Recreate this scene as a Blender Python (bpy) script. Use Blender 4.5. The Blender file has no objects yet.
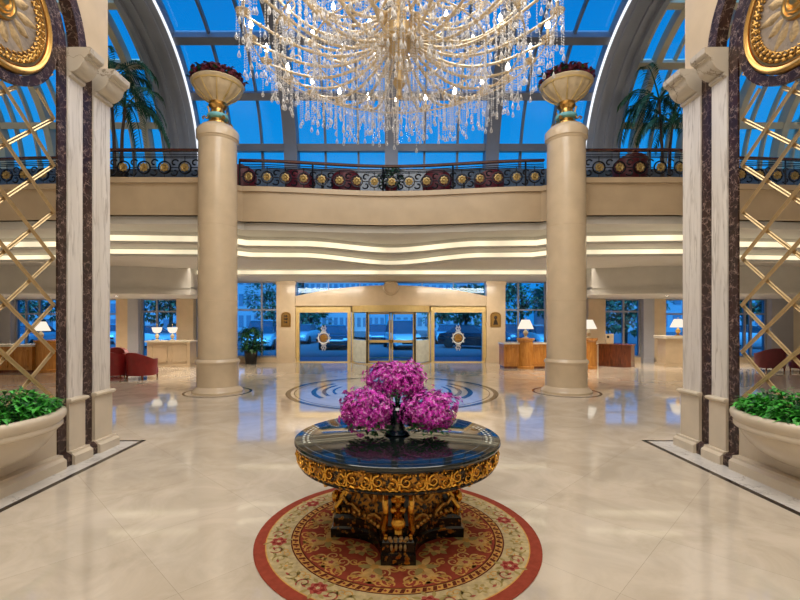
import bpy, bmesh, math, random
from mathutils import Vector, Matrix
random.seed(7)
PI = math.pi
sin, cos, rad = math.sin, math.cos, math.radians
SC = bpy.context.scene
COL = SC.collection

# ------------------------------------------------------------------ camera
F_PX, VPX, VPY, CAMX, CAMZ = 442.0, 389.4, 320.0, -0.063, 1.75
cam_d = bpy.data.cameras.new('camera')
cam = bpy.data.objects.new('camera', cam_d)
COL.objects.link(cam)
cam.location = (CAMX, 0, CAMZ)
cam.rotation_euler = (PI / 2, 0, 0)
cam_d.sensor_width = 36
cam_d.lens = F_PX / 800 * 36
cam_d.shift_x = (400 - VPX) / 800
cam_d.shift_y = (VPY - 300) / 800
cam_d.clip_end = 300
SC.camera = cam


def X(px, d):            # world x of a picture column at depth d
    return (px - VPX) / F_PX * d + CAMX


def Z(py, d):            # world height of a picture row at depth d
    return CAMZ + (VPY - py) / F_PX * d


# ------------------------------------------------------------------ materials
def new_mat(name):
    m = bpy.data.materials.new(name)
    m.use_nodes = True
    nt = m.node_tree
    return m, nt, nt.nodes['Principled BSDF']


def N(nt, t, **kw):
    n = nt.nodes.new(t)
    for k, v in kw.items():
        if k in n.inputs:
            n.inputs[k].default_value = v
        else:
            setattr(n, k, v)
    return n


def rgb(c):
    return (c[0], c[1], c[2], 1)


def srgb(r, g, b):
    def f(u):
        u /= 255
        return u / 12.92 if u <= 0.04045 else ((u + 0.055) / 1.055) ** 2.4
    return (f(r), f(g), f(b))


def ramp(nt, stops):
    n = nt.nodes.new('ShaderNodeValToRGB')
    e = n.color_ramp.elements
    while len(e) < len(stops):
        e.new(0.5)
    for i, (p, c) in enumerate(stops):
        e[i].position = p
        e[i].color = rgb(c)
    return n


def mat_plain(name, c, rough=0.5, metal=0.0, var=0.12, scale=6.0, spec=0.5, bump=0.0, bscale=40, coat=0.0):
    m, nt, p = new_mat(name)
    tc = N(nt, 'ShaderNodeTexCoord')
    no = N(nt, 'ShaderNodeTexNoise', Scale=scale, Detail=4.0)
    nt.links.new(tc.outputs['Object'], no.inputs['Vector'])
    r = ramp(nt, [(0.3, tuple(v * (1 - var) for v in c)), (0.7, tuple(min(1, v * (1 + var)) for v in c))])
    nt.links.new(no.outputs['Fac'], r.inputs['Fac'])
    nt.links.new(r.outputs['Color'], p.inputs['Base Color'])
    p.inputs['Roughness'].default_value = rough
    p.inputs['Metallic'].default_value = metal
    p.inputs['Specular IOR Level'].default_value = spec
    p.inputs['Coat Weight'].default_value = coat
    p.inputs['Coat Roughness'].default_value = 0.08
    if bump:
        n2 = N(nt, 'ShaderNodeTexNoise', Scale=bscale, Detail=3.0)
        nt.links.new(tc.outputs['Object'], n2.inputs['Vector'])
        b = N(nt, 'ShaderNodeBump', Strength=bump, Distance=0.01)
        nt.links.new(n2.outputs['Fac'], b.inputs['Height'])
        nt.links.new(b.outputs['Normal'], p.inputs['Normal'])
    return m


def mat_veined(name, base, base2, vein, scale, width, rough=0.15, stretch=(1, 1, 1), dist=0.6):
    m, nt, p = new_mat(name)
    tc = N(nt, 'ShaderNodeTexCoord')
    mp = N(nt, 'ShaderNodeMapping')
    mp.inputs['Scale'].default_value = stretch
    nt.links.new(tc.outputs['Object'], mp.inputs['Vector'])
    no = N(nt, 'ShaderNodeTexNoise', Scale=scale * 0.8, Detail=5.0, Roughness=0.6)
    nt.links.new(mp.outputs['Vector'], no.inputs['Vector'])
    mx = N(nt, 'ShaderNodeMixRGB', blend_type='LINEAR_LIGHT')
    mx.inputs['Fac'].default_value = dist / scale * 2
    nt.links.new(mp.outputs['Vector'], mx.inputs['Color1'])
    nt.links.new(no.outputs['Color'], mx.inputs['Color2'])
    vo = N(nt, 'ShaderNodeTexVoronoi', feature='DISTANCE_TO_EDGE', Scale=scale)
    nt.links.new(mx.outputs['Color'], vo.inputs['Vector'])
    r = ramp(nt, [(0.0, (1, 1, 1)), (width, (0, 0, 0))])
    nt.links.new(vo.outputs['Distance'], r.inputs['Fac'])
    n2 = N(nt, 'ShaderNodeTexNoise', Scale=scale * 0.5, Detail=6.0)
    nt.links.new(mp.outputs['Vector'], n2.inputs['Vector'])
    br = ramp(nt, [(0.3, base), (0.7, base2)])
    nt.links.new(n2.outputs['Fac'], br.inputs['Fac'])
    n3 = N(nt, 'ShaderNodeTexNoise', Scale=scale * 1.3, Detail=2.0)
    nt.links.new(mp.outputs['Vector'], n3.inputs['Vector'])
    r3 = ramp(nt, [(0.35, (0, 0, 0)), (0.65, (1, 1, 1))])
    nt.links.new(n3.outputs['Fac'], r3.inputs['Fac'])
    mu = N(nt, 'ShaderNodeMath', operation='MULTIPLY')
    nt.links.new(r.outputs['Color'], mu.inputs[0])
    nt.links.new(r3.outputs['Color'], mu.inputs[1])
    fm = N(nt, 'ShaderNodeMixRGB')
    fm.inputs['Color2'].default_value = rgb(vein)
    nt.links.new(mu.outputs[0], fm.inputs['Fac'])
    nt.links.new(br.outputs['Color'], fm.inputs['Color1'])
    nt.links.new(fm.outputs['Color'], p.inputs['Base Color'])
    p.inputs['Roughness'].default_value = rough
    return m


def mat_floor(name):
    m, nt, p = new_mat(name)
    tc = N(nt, 'ShaderNodeTexCoord')
    mp = N(nt, 'ShaderNodeMapping')
    mp.inputs['Rotation'].default_value = (0, 0, rad(45))
    nt.links.new(tc.outputs['Object'], mp.inputs['Vector'])
    bk = N(nt, 'ShaderNodeTexBrick', offset=0.0)
    bk.inputs['Scale'].default_value = 1.0
    bk.inputs['Brick Width'].default_value = 1.0
    bk.inputs['Row Height'].default_value = 1.0
    bk.inputs['Mortar Size'].default_value = 0.0018
    bk.inputs['Mortar Smooth'].default_value = 0.3
    bk.inputs['Color1'].default_value = rgb(srgb(212, 200, 182))
    bk.inputs['Color2'].default_value = rgb(srgb(206, 193, 174))
    bk.inputs['Mortar'].default_value = rgb(srgb(178, 165, 148))
    nt.links.new(mp.outputs['Vector'], bk.inputs['Vector'])
    no = N(nt, 'ShaderNodeTexNoise', Scale=1.6, Detail=7.0, Roughness=0.6, Distortion=1.2)
    nt.links.new(tc.outputs['Object'], no.inputs['Vector'])
    r = ramp(nt, [(0.35, (0.86, 0.84, 0.80)), (0.62, (1.06, 1.05, 1.04))])
    nt.links.new(no.outputs['Fac'], r.inputs['Fac'])
    mu = N(nt, 'ShaderNodeMixRGB', blend_type='MULTIPLY')
    mu.inputs['Fac'].default_value = 1
    nt.links.new(bk.outputs['Color'], mu.inputs['Color1'])
    nt.links.new(r.outputs['Color'], mu.inputs['Color2'])
    nt.links.new(mu.outputs['Color'], p.inputs['Base Color'])
    p.inputs['Roughness'].default_value = 0.07
    p.inputs['IOR'].default_value = 1.55
    p.inputs['Coat Weight'].default_value = 0.35
    p.inputs['Coat Roughness'].default_value = 0.03
    return m


def mat_emit(name, c, s, var=0.0):
    m, nt, p = new_mat(name)
    nt.nodes.remove(p)
    e = N(nt, 'ShaderNodeEmission')
    e.inputs['Color'].default_value = rgb(c)
    e.inputs['Strength'].default_value = s
    if var:
        tc = N(nt, 'ShaderNodeTexCoord')
        mp = N(nt, 'ShaderNodeMapping')
        mp.inputs['Scale'].default_value = (1, 0.2, 0.2)
        nt.links.new(tc.outputs['Object'], mp.inputs['Vector'])
        no = N(nt, 'ShaderNodeTexNoise', Scale=0.9, Detail=2.0)
        nt.links.new(mp.outputs['Vector'], no.inputs['Vector'])
        r = N(nt, 'ShaderNodeMapRange')
        r.inputs['From Min'].default_value = 0.35
        r.inputs['From Max'].default_value = 0.65
        r.inputs['To Min'].default_value = s * (1 - var)
        r.inputs['To Max'].default_value = s * (1 + var)
        nt.links.new(no.outputs['Fac'], r.inputs['Value'])
        nt.links.new(r.outputs['Result'], e.inputs['Strength'])
    nt.links.new(e.outputs[0], nt.nodes['Material Output'].inputs['Surface'])
    return m


def mat_glass(name, tint, refl=1.0, rough=0.01, ior=1.35):
    m, nt, p = new_mat(name)
    nt.nodes.remove(p)
    t = N(nt, 'ShaderNodeBsdfTransparent')
    t.inputs['Color'].default_value = rgb(tint)
    g = N(nt, 'ShaderNodeBsdfGlossy')
    g.inputs['Roughness'].default_value = rough
    fr = N(nt, 'ShaderNodeFresnel', IOR=ior)
    mu = N(nt, 'ShaderNodeMath', operation='MULTIPLY')
    mu.inputs[1].default_value = refl
    nt.links.new(fr.outputs[0], mu.inputs[0])
    mx = N(nt, 'ShaderNodeMixShader')
    nt.links.new(mu.outputs[0], mx.inputs[0])
    nt.links.new(t.outputs[0], mx.inputs[1])
    nt.links.new(g.outputs[0], mx.inputs[2])
    nt.links.new(mx.outputs[0], nt.nodes['Material Output'].inputs['Surface'])
    return m


def mat_crystal(name):
    m, nt, p = new_mat(name)
    p.inputs['Base Color'].default_value = (0.93, 0.92, 0.92, 1)
    p.inputs['Roughness'].default_value = 0.03
    p.inputs['Specular IOR Level'].default_value = 1.0
    p.inputs['IOR'].default_value = 1.9
    t = N(nt, 'ShaderNodeBsdfTransparent')
    t.inputs['Color'].default_value = (0.95, 0.97, 1, 1)
    mx = N(nt, 'ShaderNodeMixShader')
    lw = N(nt, 'ShaderNodeLayerWeight', Blend=0.45)
    mr = N(nt, 'ShaderNodeMapRange')
    mr.inputs['From Min'].default_value = 0.05
    mr.inputs['From Max'].default_value = 0.75
    mr.inputs['To Min'].default_value = 0.80
    mr.inputs['To Max'].default_value = 0.08
    nt.links.new(lw.outputs['Facing'], mr.inputs['Value'])
    nt.links.new(mr.outputs['Result'], mx.inputs[0])
    nt.links.new(p.outputs[0], mx.inputs[1])
    nt.links.new(t.outputs[0], mx.inputs[2])
    nt.links.new(mx.outputs[0], nt.nodes['Material Output'].inputs['Surface'])
    return m


def mat_two(name, a, b, scale, lo, hi, rough=0.35, metal_b=0.0, bump=0.3, dist=0.0):
    """two colours split by a noise threshold, with the second raised (gilding on black)"""
    m, nt, p = new_mat(name)
    tc = N(nt, 'ShaderNodeTexCoord')
    no = N(nt, 'ShaderNodeTexNoise', Scale=scale, Detail=3.0, Distortion=dist)
    nt.links.new(tc.outputs['Object'], no.inputs['Vector'])
    r = ramp(nt, [(lo, (0, 0, 0)), (hi, (1, 1, 1))])
    nt.links.new(no.outputs['Fac'], r.inputs['Fac'])
    mx = N(nt, 'ShaderNodeMixRGB')
    mx.inputs['Color1'].default_value = rgb(a)
    mx.inputs['Color2'].default_value = rgb(b)
    nt.links.new(r.outputs['Color'], mx.inputs['Fac'])
    nt.links.new(mx.outputs['Color'], p.inputs['Base Color'])
    if metal_b:
        mm = N(nt, 'ShaderNodeMath', operation='MULTIPLY')
        mm.inputs[1].default_value = metal_b
        nt.links.new(r.outputs['Color'], mm.inputs[0])
        nt.links.new(mm.outputs[0], p.inputs['Metallic'])
    p.inputs['Roughness'].default_value = rough
    if bump:
        b2 = N(nt, 'ShaderNodeBump', Strength=bump, Distance=0.01)
        nt.links.new(r.outputs['Color'], b2.inputs['Height'])
        nt.links.new(b2.outputs['Normal'], p.inputs['Normal'])
    return m


def mat_wood(name, a, b, rough=0.25):
    m, nt, p = new_mat(name)
    tc = N(nt, 'ShaderNodeTexCoord')
    mp = N(nt, 'ShaderNodeMapping')
    mp.inputs['Scale'].default_value = (6, 6, 0.8)
    nt.links.new(tc.outputs['Object'], mp.inputs['Vector'])
    no = N(nt, 'ShaderNodeTexNoise', Scale=3.0, Detail=6.0, Distortion=1.0)
    nt.links.new(mp.outputs['Vector'], no.inputs['Vector'])
    r = ramp(nt, [(0.3, a), (0.7, b)])
    nt.links.new(no.outputs['Fac'], r.inputs['Fac'])
    nt.links.new(r.outputs['Color'], p.inputs['Base Color'])
    p.inputs['Roughness'].default_value = rough
    p.inputs['Coat Weight'].default_value = 0.3
    return m


M = {}
M['floor'] = mat_floor('floor_marble')
M['stone'] = mat_plain('cream_stone', srgb(208, 187, 157), 0.22, 0, 0.07, 2.5, coat=0.2)
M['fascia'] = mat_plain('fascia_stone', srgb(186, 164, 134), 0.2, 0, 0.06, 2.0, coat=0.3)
M['pedestal'] = mat_plain('pedestal_stone', srgb(212, 197, 174), 0.25, 0, 0.07, 3.0)
M['white_marble'] = mat_veined('pale_veined_marble', srgb(214, 206, 196), srgb(230, 223, 215), srgb(182, 172, 162), 3.0, 0.10, 0.2, (3.5, 3.5, 0.3))
M['grey_marble'] = mat_veined('white_border_marble', srgb(205, 200, 192), srgb(220, 216, 210), srgb(160, 155, 150), 4.0, 0.05, 0.15)
M['capital'] = mat_veined('capital_marble', srgb(190, 178, 160), srgb(202, 192, 176), srgb(140, 126, 110), 2.0, 0.03, 0.25)
M['dark_marble'] = mat_veined('dark_brown_marble', srgb(32, 15, 11), srgb(58, 30, 23), srgb(176, 150, 136), 11.0, 0.06, 0.35)
M['black_inlay'] = mat_plain('black_inlay', srgb(34, 26, 26), 0.12, 0, 0.2, 10)
M['plaster'] = mat_plain('ceiling_plaster', srgb(206, 202, 194), 0.6, 0, 0.03, 3)
M['wall_paint'] = mat_plain('wall_paint', srgb(206, 194, 172), 0.6, 0, 0.03, 3)
M['greyblue'] = mat_plain('grey_panel', srgb(170, 172, 182), 0.35, 0, 0.04, 3)
M['gold'] = mat_plain('gold', srgb(196, 154, 88), 0.3, 1.0, 0.1, 20)
M['gold_relief'] = mat_plain('gold_relief', srgb(186, 142, 74), 0.32, 0.9, 0.25, 30, bump=0.6, bscale=60)
M['gold_dull'] = mat_plain('dull_gold', srgb(176, 148, 104), 0.5, 0.5, 0.3, 18, bump=0.6, bscale=40)
M['gilt'] = mat_plain('bright_gilding', srgb(220, 166, 70), 0.22, 1.0, 0.15, 20)
M['antique'] = mat_plain('antique_gold', srgb(164, 138, 84), 0.4, 0.45, 0.25, 30)
M['brass'] = mat_plain('pale_brass', srgb(200, 174, 130), 0.34, 0.85, 0.08, 20)
M['brass_dull'] = mat_plain('brushed_brass', srgb(216, 190, 130), 0.35, 0.35, 0.06, 8)
M['medallion'] = mat_plain('medallion_field', srgb(150, 134, 116), 0.5, 0.35, 0.25, 12, bump=0.4, bscale=30)
M['steel'] = mat_plain('skylight_steel', srgb(112, 117, 130), 0.4, 0.2, 0.05, 3)
M['rib'] = mat_plain('rib_cladding', srgb(148, 152, 162), 0.45, 0.1, 0.05, 2)
M['cream_frame'] = mat_plain('cream_window_frame', srgb(196, 186, 160), 0.45, 0, 0.04, 3)
M['glass_roof'] = mat_glass('skylight_glass', (0.86, 0.95, 1.0), 0.7)
M['glass'] = mat_glass('window_glass', (0.52, 0.84, 1.0), 1.0, 0.005, 1.4)
M['glass_door'] = mat_glass('door_glass', (0.54, 0.85, 1.0), 0.8, 0.005, 1.4)
M['frost'] = mat_plain('frosted_band', srgb(206, 208, 196), 0.4)
M['wood'] = mat_wood('honey_wood', srgb(170, 108, 42), srgb(204, 142, 64))
M['dark_wood'] = mat_wood('red_brown_wood', srgb(88, 44, 26), srgb(128, 66, 36))
M['leather'] = mat_plain('red_leather', srgb(128, 26, 26), 0.35, 0, 0.12, 8, bump=0.15)
M['leather_dark'] = mat_plain('maroon_leather', srgb(88, 14, 28), 0.4, 0, 0.12, 8)
M['leaf'] = mat_plain('bright_leaf', srgb(72, 172, 58), 0.4, 0, 0.35, 14)
M['leaf_dark'] = mat_plain('dark_leaf', srgb(34, 88, 40), 0.45, 0, 0.3, 10)
M['palm'] = mat_plain('palm_leaf', srgb(36, 82, 52), 0.5, 0, 0.3, 8)
M['trunk'] = mat_plain('trunk_bark', srgb(72, 56, 44), 0.8, 0, 0.2, 20)
M['soil'] = mat_plain('soil', srgb(50, 36, 26), 0.9, 0, 0.3, 30)
M['granite'] = mat_plain('black_granite', srgb(22, 29, 27), 0.06, 0, 0.4, 40, spec=0.5, coat=0.35)
M['black_gold'] = mat_two('gilded_black_stone', srgb(14, 14, 16), srgb(170, 118, 46), 26, 0.57, 0.61, 0.18, 0.8, 0.5)
M['black_orn'] = mat_two('dark_relief', srgb(24, 18, 12), srgb(190, 134, 56), 34, 0.44, 0.52, 0.3, 0.8, 0.8, 0.6)
M['slate'] = mat_plain('slate_inset', srgb(78, 88, 98), 0.15, 0, 0.15, 20)
M['white_inlay'] = mat_plain('white_inlay', srgb(215, 220, 208), 0.15)
M['crystal'] = mat_crystal('crystal')
M['arm'] = mat_plain('pale_gold_arm', srgb(222, 204, 172), 0.18, 0.5, 0.12, 40)
M['bulb'] = mat_emit('candle_bulb_glow', (1.0, 0.94, 0.85), 26)
M['cove'] = mat_emit('cove_glow', (1.0, 0.86, 0.58), 1.35, 0.22)
M['led'] = mat_emit('led_glow', (0.92, 0.95, 1.0), 1.3)
M['down'] = mat_emit('downlight_glow', (1.0, 0.92, 0.8), 8)
M['shade'] = mat_emit('lamp_shade_glow', (1.0, 0.9, 0.74), 1.15)
M['iron'] = mat_plain('black_iron', srgb(24, 24, 28), 0.4, 0.5, 0.2, 10)
M['rail_wood'] = mat_wood('handrail_wood', srgb(58, 30, 24), srgb(84, 44, 34))
M['orchid'] = mat_plain('magenta_petal', srgb(226, 58, 206), 0.5, 0, 0.25, 25)
M['orchid_pale'] = mat_plain('pale_pink_petal', srgb(244, 158, 230), 0.5, 0, 0.2, 25)
M['orchid_deep'] = mat_plain('purple_petal', srgb(166, 22, 146), 0.5, 0, 0.25, 25)
M['wine'] = mat_plain('wine_blossom', srgb(84, 16, 40), 0.6, 0, 0.3, 20)
M['ceramic'] = mat_plain('pale_ceramic', srgb(206, 190, 160), 0.25)
M['urn'] = mat_plain('urn_cream', srgb(206, 186, 152), 0.3, 0, 0.08, 6)
M['turq'] = mat_plain('turquoise_band', srgb(120, 190, 200), 0.25)
M['pot'] = mat_plain('black_pot', srgb(22, 20, 20), 0.3)
M['vase'] = mat_plain('dark_vase', srgb(22, 40, 52), 0.08, 0, 0.2, 10, coat=1)
M['r_red'] = mat_plain('rug_red', srgb(148, 66, 48), 0.95, 0, 0.12, 22, spec=0.1, bump=0.3, bscale=200)
M['r_deep'] = mat_plain('rug_deep_red', srgb(128, 44, 38), 0.95, 0, 0.12, 22, spec=0.1)
M['r_cream'] = mat_plain('rug_cream', srgb(186, 166, 122), 0.95, 0, 0.22, 26, spec=0.1, bump=0.3, bscale=200)
M['r_gold'] = mat_plain('rug_gold', srgb(200, 150, 78), 0.95, 0, 0.15, 22, spec=0.1)
M['r_green'] = mat_plain('rug_olive', srgb(158, 138, 84), 0.95, 0, 0.12, 22, spec=0.1)
M['r_pink'] = mat_plain('rug_rose', srgb(164, 82, 68), 0.95, 0, 0.12, 22, spec=0.1)
M['r_tan'] = mat_plain('rug_tan', srgb(206, 164, 100), 0.95, 0, 0.15, 22, spec=0.1)
M['r_brown'] = mat_plain('rug_brown', srgb(96, 44, 30), 0.95, 0, 0.12, 22, spec=0.1)
M['asphalt'] = mat_plain('asphalt', srgb(92, 96, 104), 0.8, 0, 0.1, 3)
M['paver'] = mat_plain('pink_pavement', srgb(170, 130, 150), 0.7, 0, 0.12, 5)
M['tyre'] = mat_plain('tyre', srgb(18, 18, 20), 0.7)
M['car_glass'] = mat_plain('car_glass', srgb(60, 76, 92), 0.05)
M['headlight'] = mat_plain('headlight', srgb(220, 225, 230), 0.1)
M['concrete'] = mat_plain('far_concrete', srgb(150, 156, 166), 0.8, 0, 0.06, 0.3)
M['far_window'] = mat_plain('far_window', srgb(104, 116, 134), 0.2)
M['tree'] = mat_plain('tree_foliage', srgb(62, 100, 70), 0.8, 0, 0.4, 2)
M['marble_top'] = mat_plain('pale_counter_top', srgb(226, 216, 196), 0.15)
M['ink'] = mat_plain('dark_engraving', srgb(52, 34, 18), 0.5)
for i, c in enumerate([(210, 214, 220), (60, 66, 76), (176, 184, 194), (30, 34, 42), (225, 228, 232), (96, 110, 130), (190, 120, 110)]):
    M['car%d' % i] = mat_plain('car_paint_' + 'abcdefg'[i], srgb(*c), 0.2, 0.2, 0.03, 3, coat=0.8)


# ------------------------------------------------------------------ mesh builder
class MB:
    def __init__(s):
        s.V, s.F, s.I, s.mi = [], [], [], 0

    def f(s, *idx):
        s.F.append(idx)
        s.I.append(s.mi)

    def box(s, x0, x1, y0, y1, z0, z1):
        b = len(s.V)
        s.V += [(x, y, z) for z in (z0, z1) for y in (y0, y1) for x in (x0, x1)]
        for q in ((0, 2, 3, 1), (4, 5, 7, 6), (0, 1, 5, 4), (2, 6, 7, 3), (0, 4, 6, 2), (1, 3, 7, 5)):
            s.f(*[b + i for i in q])
        return s

    def rbox(s, x0, x1, y0, y1, z0, z1, r=0.02):
        """box with chamfered edges: three stacked rings"""
        def ring(i, z):
            return [(x0 + i + (0 if i else r), y0 + i, z), (x1 - i - (0 if i else r), y0 + i, z), (x1 - i, y0 + i + (0 if i else r), z), (x1 - i, y1 - i - (0 if i else r), z),
                    (x1 - i - (0 if i else r), y1 - i, z), (x0 + i + (0 if i else r), y1 - i, z), (x0 + i, y1 - i - (0 if i else r), z), (x0 + i, y0 + i + (0 if i else r), z)]
        b = len(s.V)
        def ring2(i, z):
            e = r if i == 0 else r * 0.99
            return [(x0 + i + e, y0 + i, z), (x1 - i - e, y0 + i, z), (x1 - i, y0 + i + e, z), (x1 - i, y1 - i - e, z),
                    (x1 - i - e, y1 - i, z), (x0 + i + e, y1 - i, z), (x0 + i, y1 - i - e, z), (x0 + i, y0 + i + e, z)]
        for i, z in ((r, z0), (0, z0 + r), (0, z1 - r), (r, z1)):
            s.V += ring2(i * 0.7, z)
        for k in range(3):
            for j in range(8):
                s.f(b + k * 8 + j, b + k * 8 + (j + 1) % 8, b + k * 8 + 8 + (j + 1) % 8, b + k * 8 + 8 + j)
        s.f(*[b + j for j in range(7, -1, -1)])
        s.f(*[b + 24 + j for j in range(8)])
        return s

    def grid(s, rows, closed_u=False, closed_v=False):
        b = len(s.V)
        nr, nc = len(rows), len(rows[0])
        for r in rows:
            s.V += [tuple(p) for p in r]
        for i in range(nr if closed_v else nr - 1):
            for j in range(nc if closed_u else nc - 1):
                i2, j2 = (i + 1) % nr, (j + 1) % nc
                s.f(b + i * nc + j, b + i * nc + j2, b + i2 * nc + j2, b + i2 * nc + j)
        return s

    def poly(s, pts):
        b = len(s.V)
        s.V += [tuple(p) for p in pts]
        s.f(*range(b, b + len(pts)))
        return s

    def lathe(s, prof, n=32, c=(0, 0, 0), a0=0.0, a1=2 * PI, cap=True):
        full = abs(a1 - a0 - 2 * PI) < 1e-6
        m = n if full else n + 1
        rows = []
        for r, z in prof:
            rows.append([(c[0] + r * cos(a0 + (a1 - a0) * k / n), c[1] + r * sin(a0 + (a1 - a0) * k / n), c[2] + z) for k in range(m)])
        s.grid(rows, closed_u=full)
        if cap and full:
            if prof[0][0] > 1e-5:
                s.poly(rows[0][::-1])
            if prof[-1][0] > 1e-5:
                s.poly(rows[-1])
        return s

    def tube(s, pts, r, n=6, cap=True):
        pts = [Vector(p) for p in pts]
        rows = []
        t0 = (pts[1] - pts[0]).normalized()
        up = Vector((0, 0, 1)) if abs(t0.z) < 0.9 else Vector((1, 0, 0))
        u = t0.cross(up).normalized()
        for i, p in enumerate(pts):
            t = (pts[min(i + 1, len(pts) - 1)] - pts[max(i - 1, 0)])
            if t.length < 1e-9:
                t = t0
            t = t.normalized()
            u = (u - t * u.dot(t))
            u = u.normalized() if u.length > 1e-6 else t.orthogonal().normalized()
            v = t.cross(u)
            rr = r[i] if isinstance(r, (list, tuple)) else r
            rows.append([p + (u * cos(2 * PI * k / n) + v * sin(2 * PI * k / n)) * rr for k in range(n)])
        s.grid(rows, closed_u=True)
        if cap:
            s.poly(rows[0][::-1])
            s.poly(rows[-1])
        return s

    def bar(s, p, q, w, h, up=(0, 0, 1)):
        p, q = Vector(p), Vector(q)
        t = (q - p).normalized()
        u = t.cross(Vector(up))
        if u.length < 1e-5:
            u = t.orthogonal()
        u = u.normalized() * (w / 2)
        v = u.normalized().cross(t).normalized() * (h / 2)
        b = len(s.V)
        for e in (p, q):
            s.V += [tuple(e - u - v), tuple(e + u - v), tuple(e + u + v), tuple(e - u + v)]
        for k in range(4):
            s.f(b + k, b + (k + 1) % 4, b + 4 + (k + 1) % 4, b + 4 + k)
        s.f(b + 3, b + 2, b + 1, b)
        s.f(b + 4, b + 5, b + 6, b + 7)
        return s

    def ball(s, c, r, n=10, m=6, sc=(1, 1, 1)):
        rows = []
        for i in range(m + 1):
            a = -PI / 2 + PI * i / m
            rr = max(cos(a), 0.001)
            rows.append([(c[0] + r * sc[0] * rr * cos(2 * PI * k / n), c[1] + r * sc[1] * rr * sin(2 * PI * k / n), c[2] + r * sc[2] * sin(a)) for k in range(n)])
        s.grid(rows, closed_u=True)
        return s

    def octa(s, c, r, h):
        b = len(s.V)
        x, y, z = c
        s.V += [(x, y, z - h), (x + r, y, z), (x, y + r, z), (x - r, y, z), (x, y - r, z), (x, y, z + h)]
        for k in range(4):
            s.f(b, b + 1 + (k + 1) % 4, b + 1 + k)
            s.f(b + 5, b + 1 + k, b + 1 + (k + 1) % 4)
        return s

    def prism(s, pts, axis, a, b):
        """extrude a 2-D outline along an axis: 'z' -> (x,y), 'y' -> (x,z), 'x' -> (y,z)"""
        def mk(p, t):
            return {'z': (p[0], p[1], t), 'y': (p[0], t, p[1]), 'x': (t, p[0], p[1])}[axis]
        o = len(s.V)
        n = len(pts)
        s.V += [mk(p, a) for p in pts] + [mk(p, b) for p in pts]
        s.f(*[o + i for i in range(n - 1, -1, -1)])
        s.f(*[o + n + i for i in range(n)])
        for i in range(n):
            j = (i + 1) % n
            s.f(o + i, o + j, o + n + j, o + n + i)
        return s

    def strip_wall(s, curve, z0, z1, th):
        """curved wall whose front follows curve [(x,y)...], thickness th backwards (+y)"""
        rows = [[(x, y, z0) for x, y in curve], [(x, y, z1) for x, y in curve],
                [(x, y + th, z1) for x, y in curve], [(x, y + th, z0) for x, y in curve]]
        s.grid(rows, closed_v=True)
        for k in (0, -1):
            s.poly([r[k] for r in rows])
        return s

    def arc(s, x0, x1, r0, r1, t0, t1, n, yc, zc):
        """box bent round a horizontal x axis"""
        rows = []
        for x, r in ((x0, r0), (x1, r0), (x1, r1), (x0, r1)):
            rows.append([(x, yc + r * cos(rad(t0 + (t1 - t0) * k / n)), zc + r * sin(rad(t0 + (t1 - t0) * k / n))) for k in range(n + 1)])
        s.grid(rows, closed_v=True)
        s.poly([r[0] for r in rows])
        s.poly([r[-1] for r in rows][::-1])
        return s

    def leaf(s, p, d, L, W, bend=0.3, up=None):
        p, d = Vector(p), Vector(d).normalized()
        upv = Vector(up) if up else Vector((0, 0, 1))
        u = d.cross(upv)
        if u.length < 1e-3:
            u = d.orthogonal()
        u = u.normalized()
        n = u.cross(d).normalized()
        b = len(s.V)
        q = p + d * L * 0.45 + n * L * bend * 0.25
        e = p + d * L - n * L * bend * 0.4
        s.V += [tuple(p), tuple(q + u * W / 2 + n * W * 0.12), tuple(e), tuple(q - u * W / 2 + n * W * 0.12), tuple(q)]
        s.f(b, b + 1, b + 4)
        s.f(b + 1, b + 2, b + 4)
        s.f(b + 2, b + 3, b + 4)
        s.f(b + 3, b, b + 4)
        return s

    def xf(s, mat, start=0):
        for i in range(start, len(s.V)):
            s.V[i] = tuple(mat @ Vector(s.V[i]))
        return s

    def build(s, name, mat, parent=None, smooth=True, fix=True, angle=35):
        off = Vector((0, 0, 0))
        q = parent
        while q is not None:
            off += Vector(q.location)
            q = q.parent
        me = bpy.data.meshes.new(name)
        me.from_pydata([tuple(Vector(v) - off) for v in s.V], [], s.F)
        mats = mat if isinstance(mat, (list, tuple)) else [mat]
        for m in mats:
            me.materials.append(M[m] if isinstance(m, str) else m)
        if len(mats) > 1:
            me.polygons.foreach_set('material_index', s.I)
        if fix:
            bm = bmesh.new()
            bm.from_mesh(me)
            bmesh.ops.recalc_face_normals(bm, faces=bm.faces[:])
            bm.to_mesh(me)
            bm.free()
        if smooth:
            me.polygons.foreach_set('use_smooth', [True] * len(me.polygons))
            me.set_sharp_from_angle(angle=rad(angle))
        me.update()
        o = bpy.data.objects.new(name, me)
        COL.objects.link(o)
        o.parent = parent
        return o


def tag(o, label, cat, group=None, kind=None):
    o['label'] = label
    o['category'] = cat
    if group:
        o['group'] = group
    if kind:
        o['kind'] = kind
    return o


def thing(name, label, cat, loc=(0, 0, 0), group=None, kind=None):
    o = bpy.data.objects.new(name, None)
    o.empty_display_size = 0.1
    COL.objects.link(o)
    o.location = loc
    return tag(o, label, cat, group, kind)


def copy_tree(o, parent=None):
    c = o.copy()
    COL.objects.link(c)
    c.parent = parent
    for ch in list(o.children):
        copy_tree(ch, c)
    return c


def sstep(t):
    t = max(0.0, min(1.0, t))
    return t * t * (3 - 2 * t)


def curve_fn(knots):
    def f(x):
        x = abs(x)
        for (x0, y0), (x1, y1) in zip(knots, knots[1:]):
            if x <= x1:
                return y0 + (y1 - y0) * sstep((x - x0) / (x1 - x0))
        return knots[-1][1]
    return f


def curve_pts(fn, x0, x1, n):
    return [(x0 + (x1 - x0) * i / n, fn(x0 + (x1 - x0) * i / n)) for i in range(n + 1)]


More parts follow.
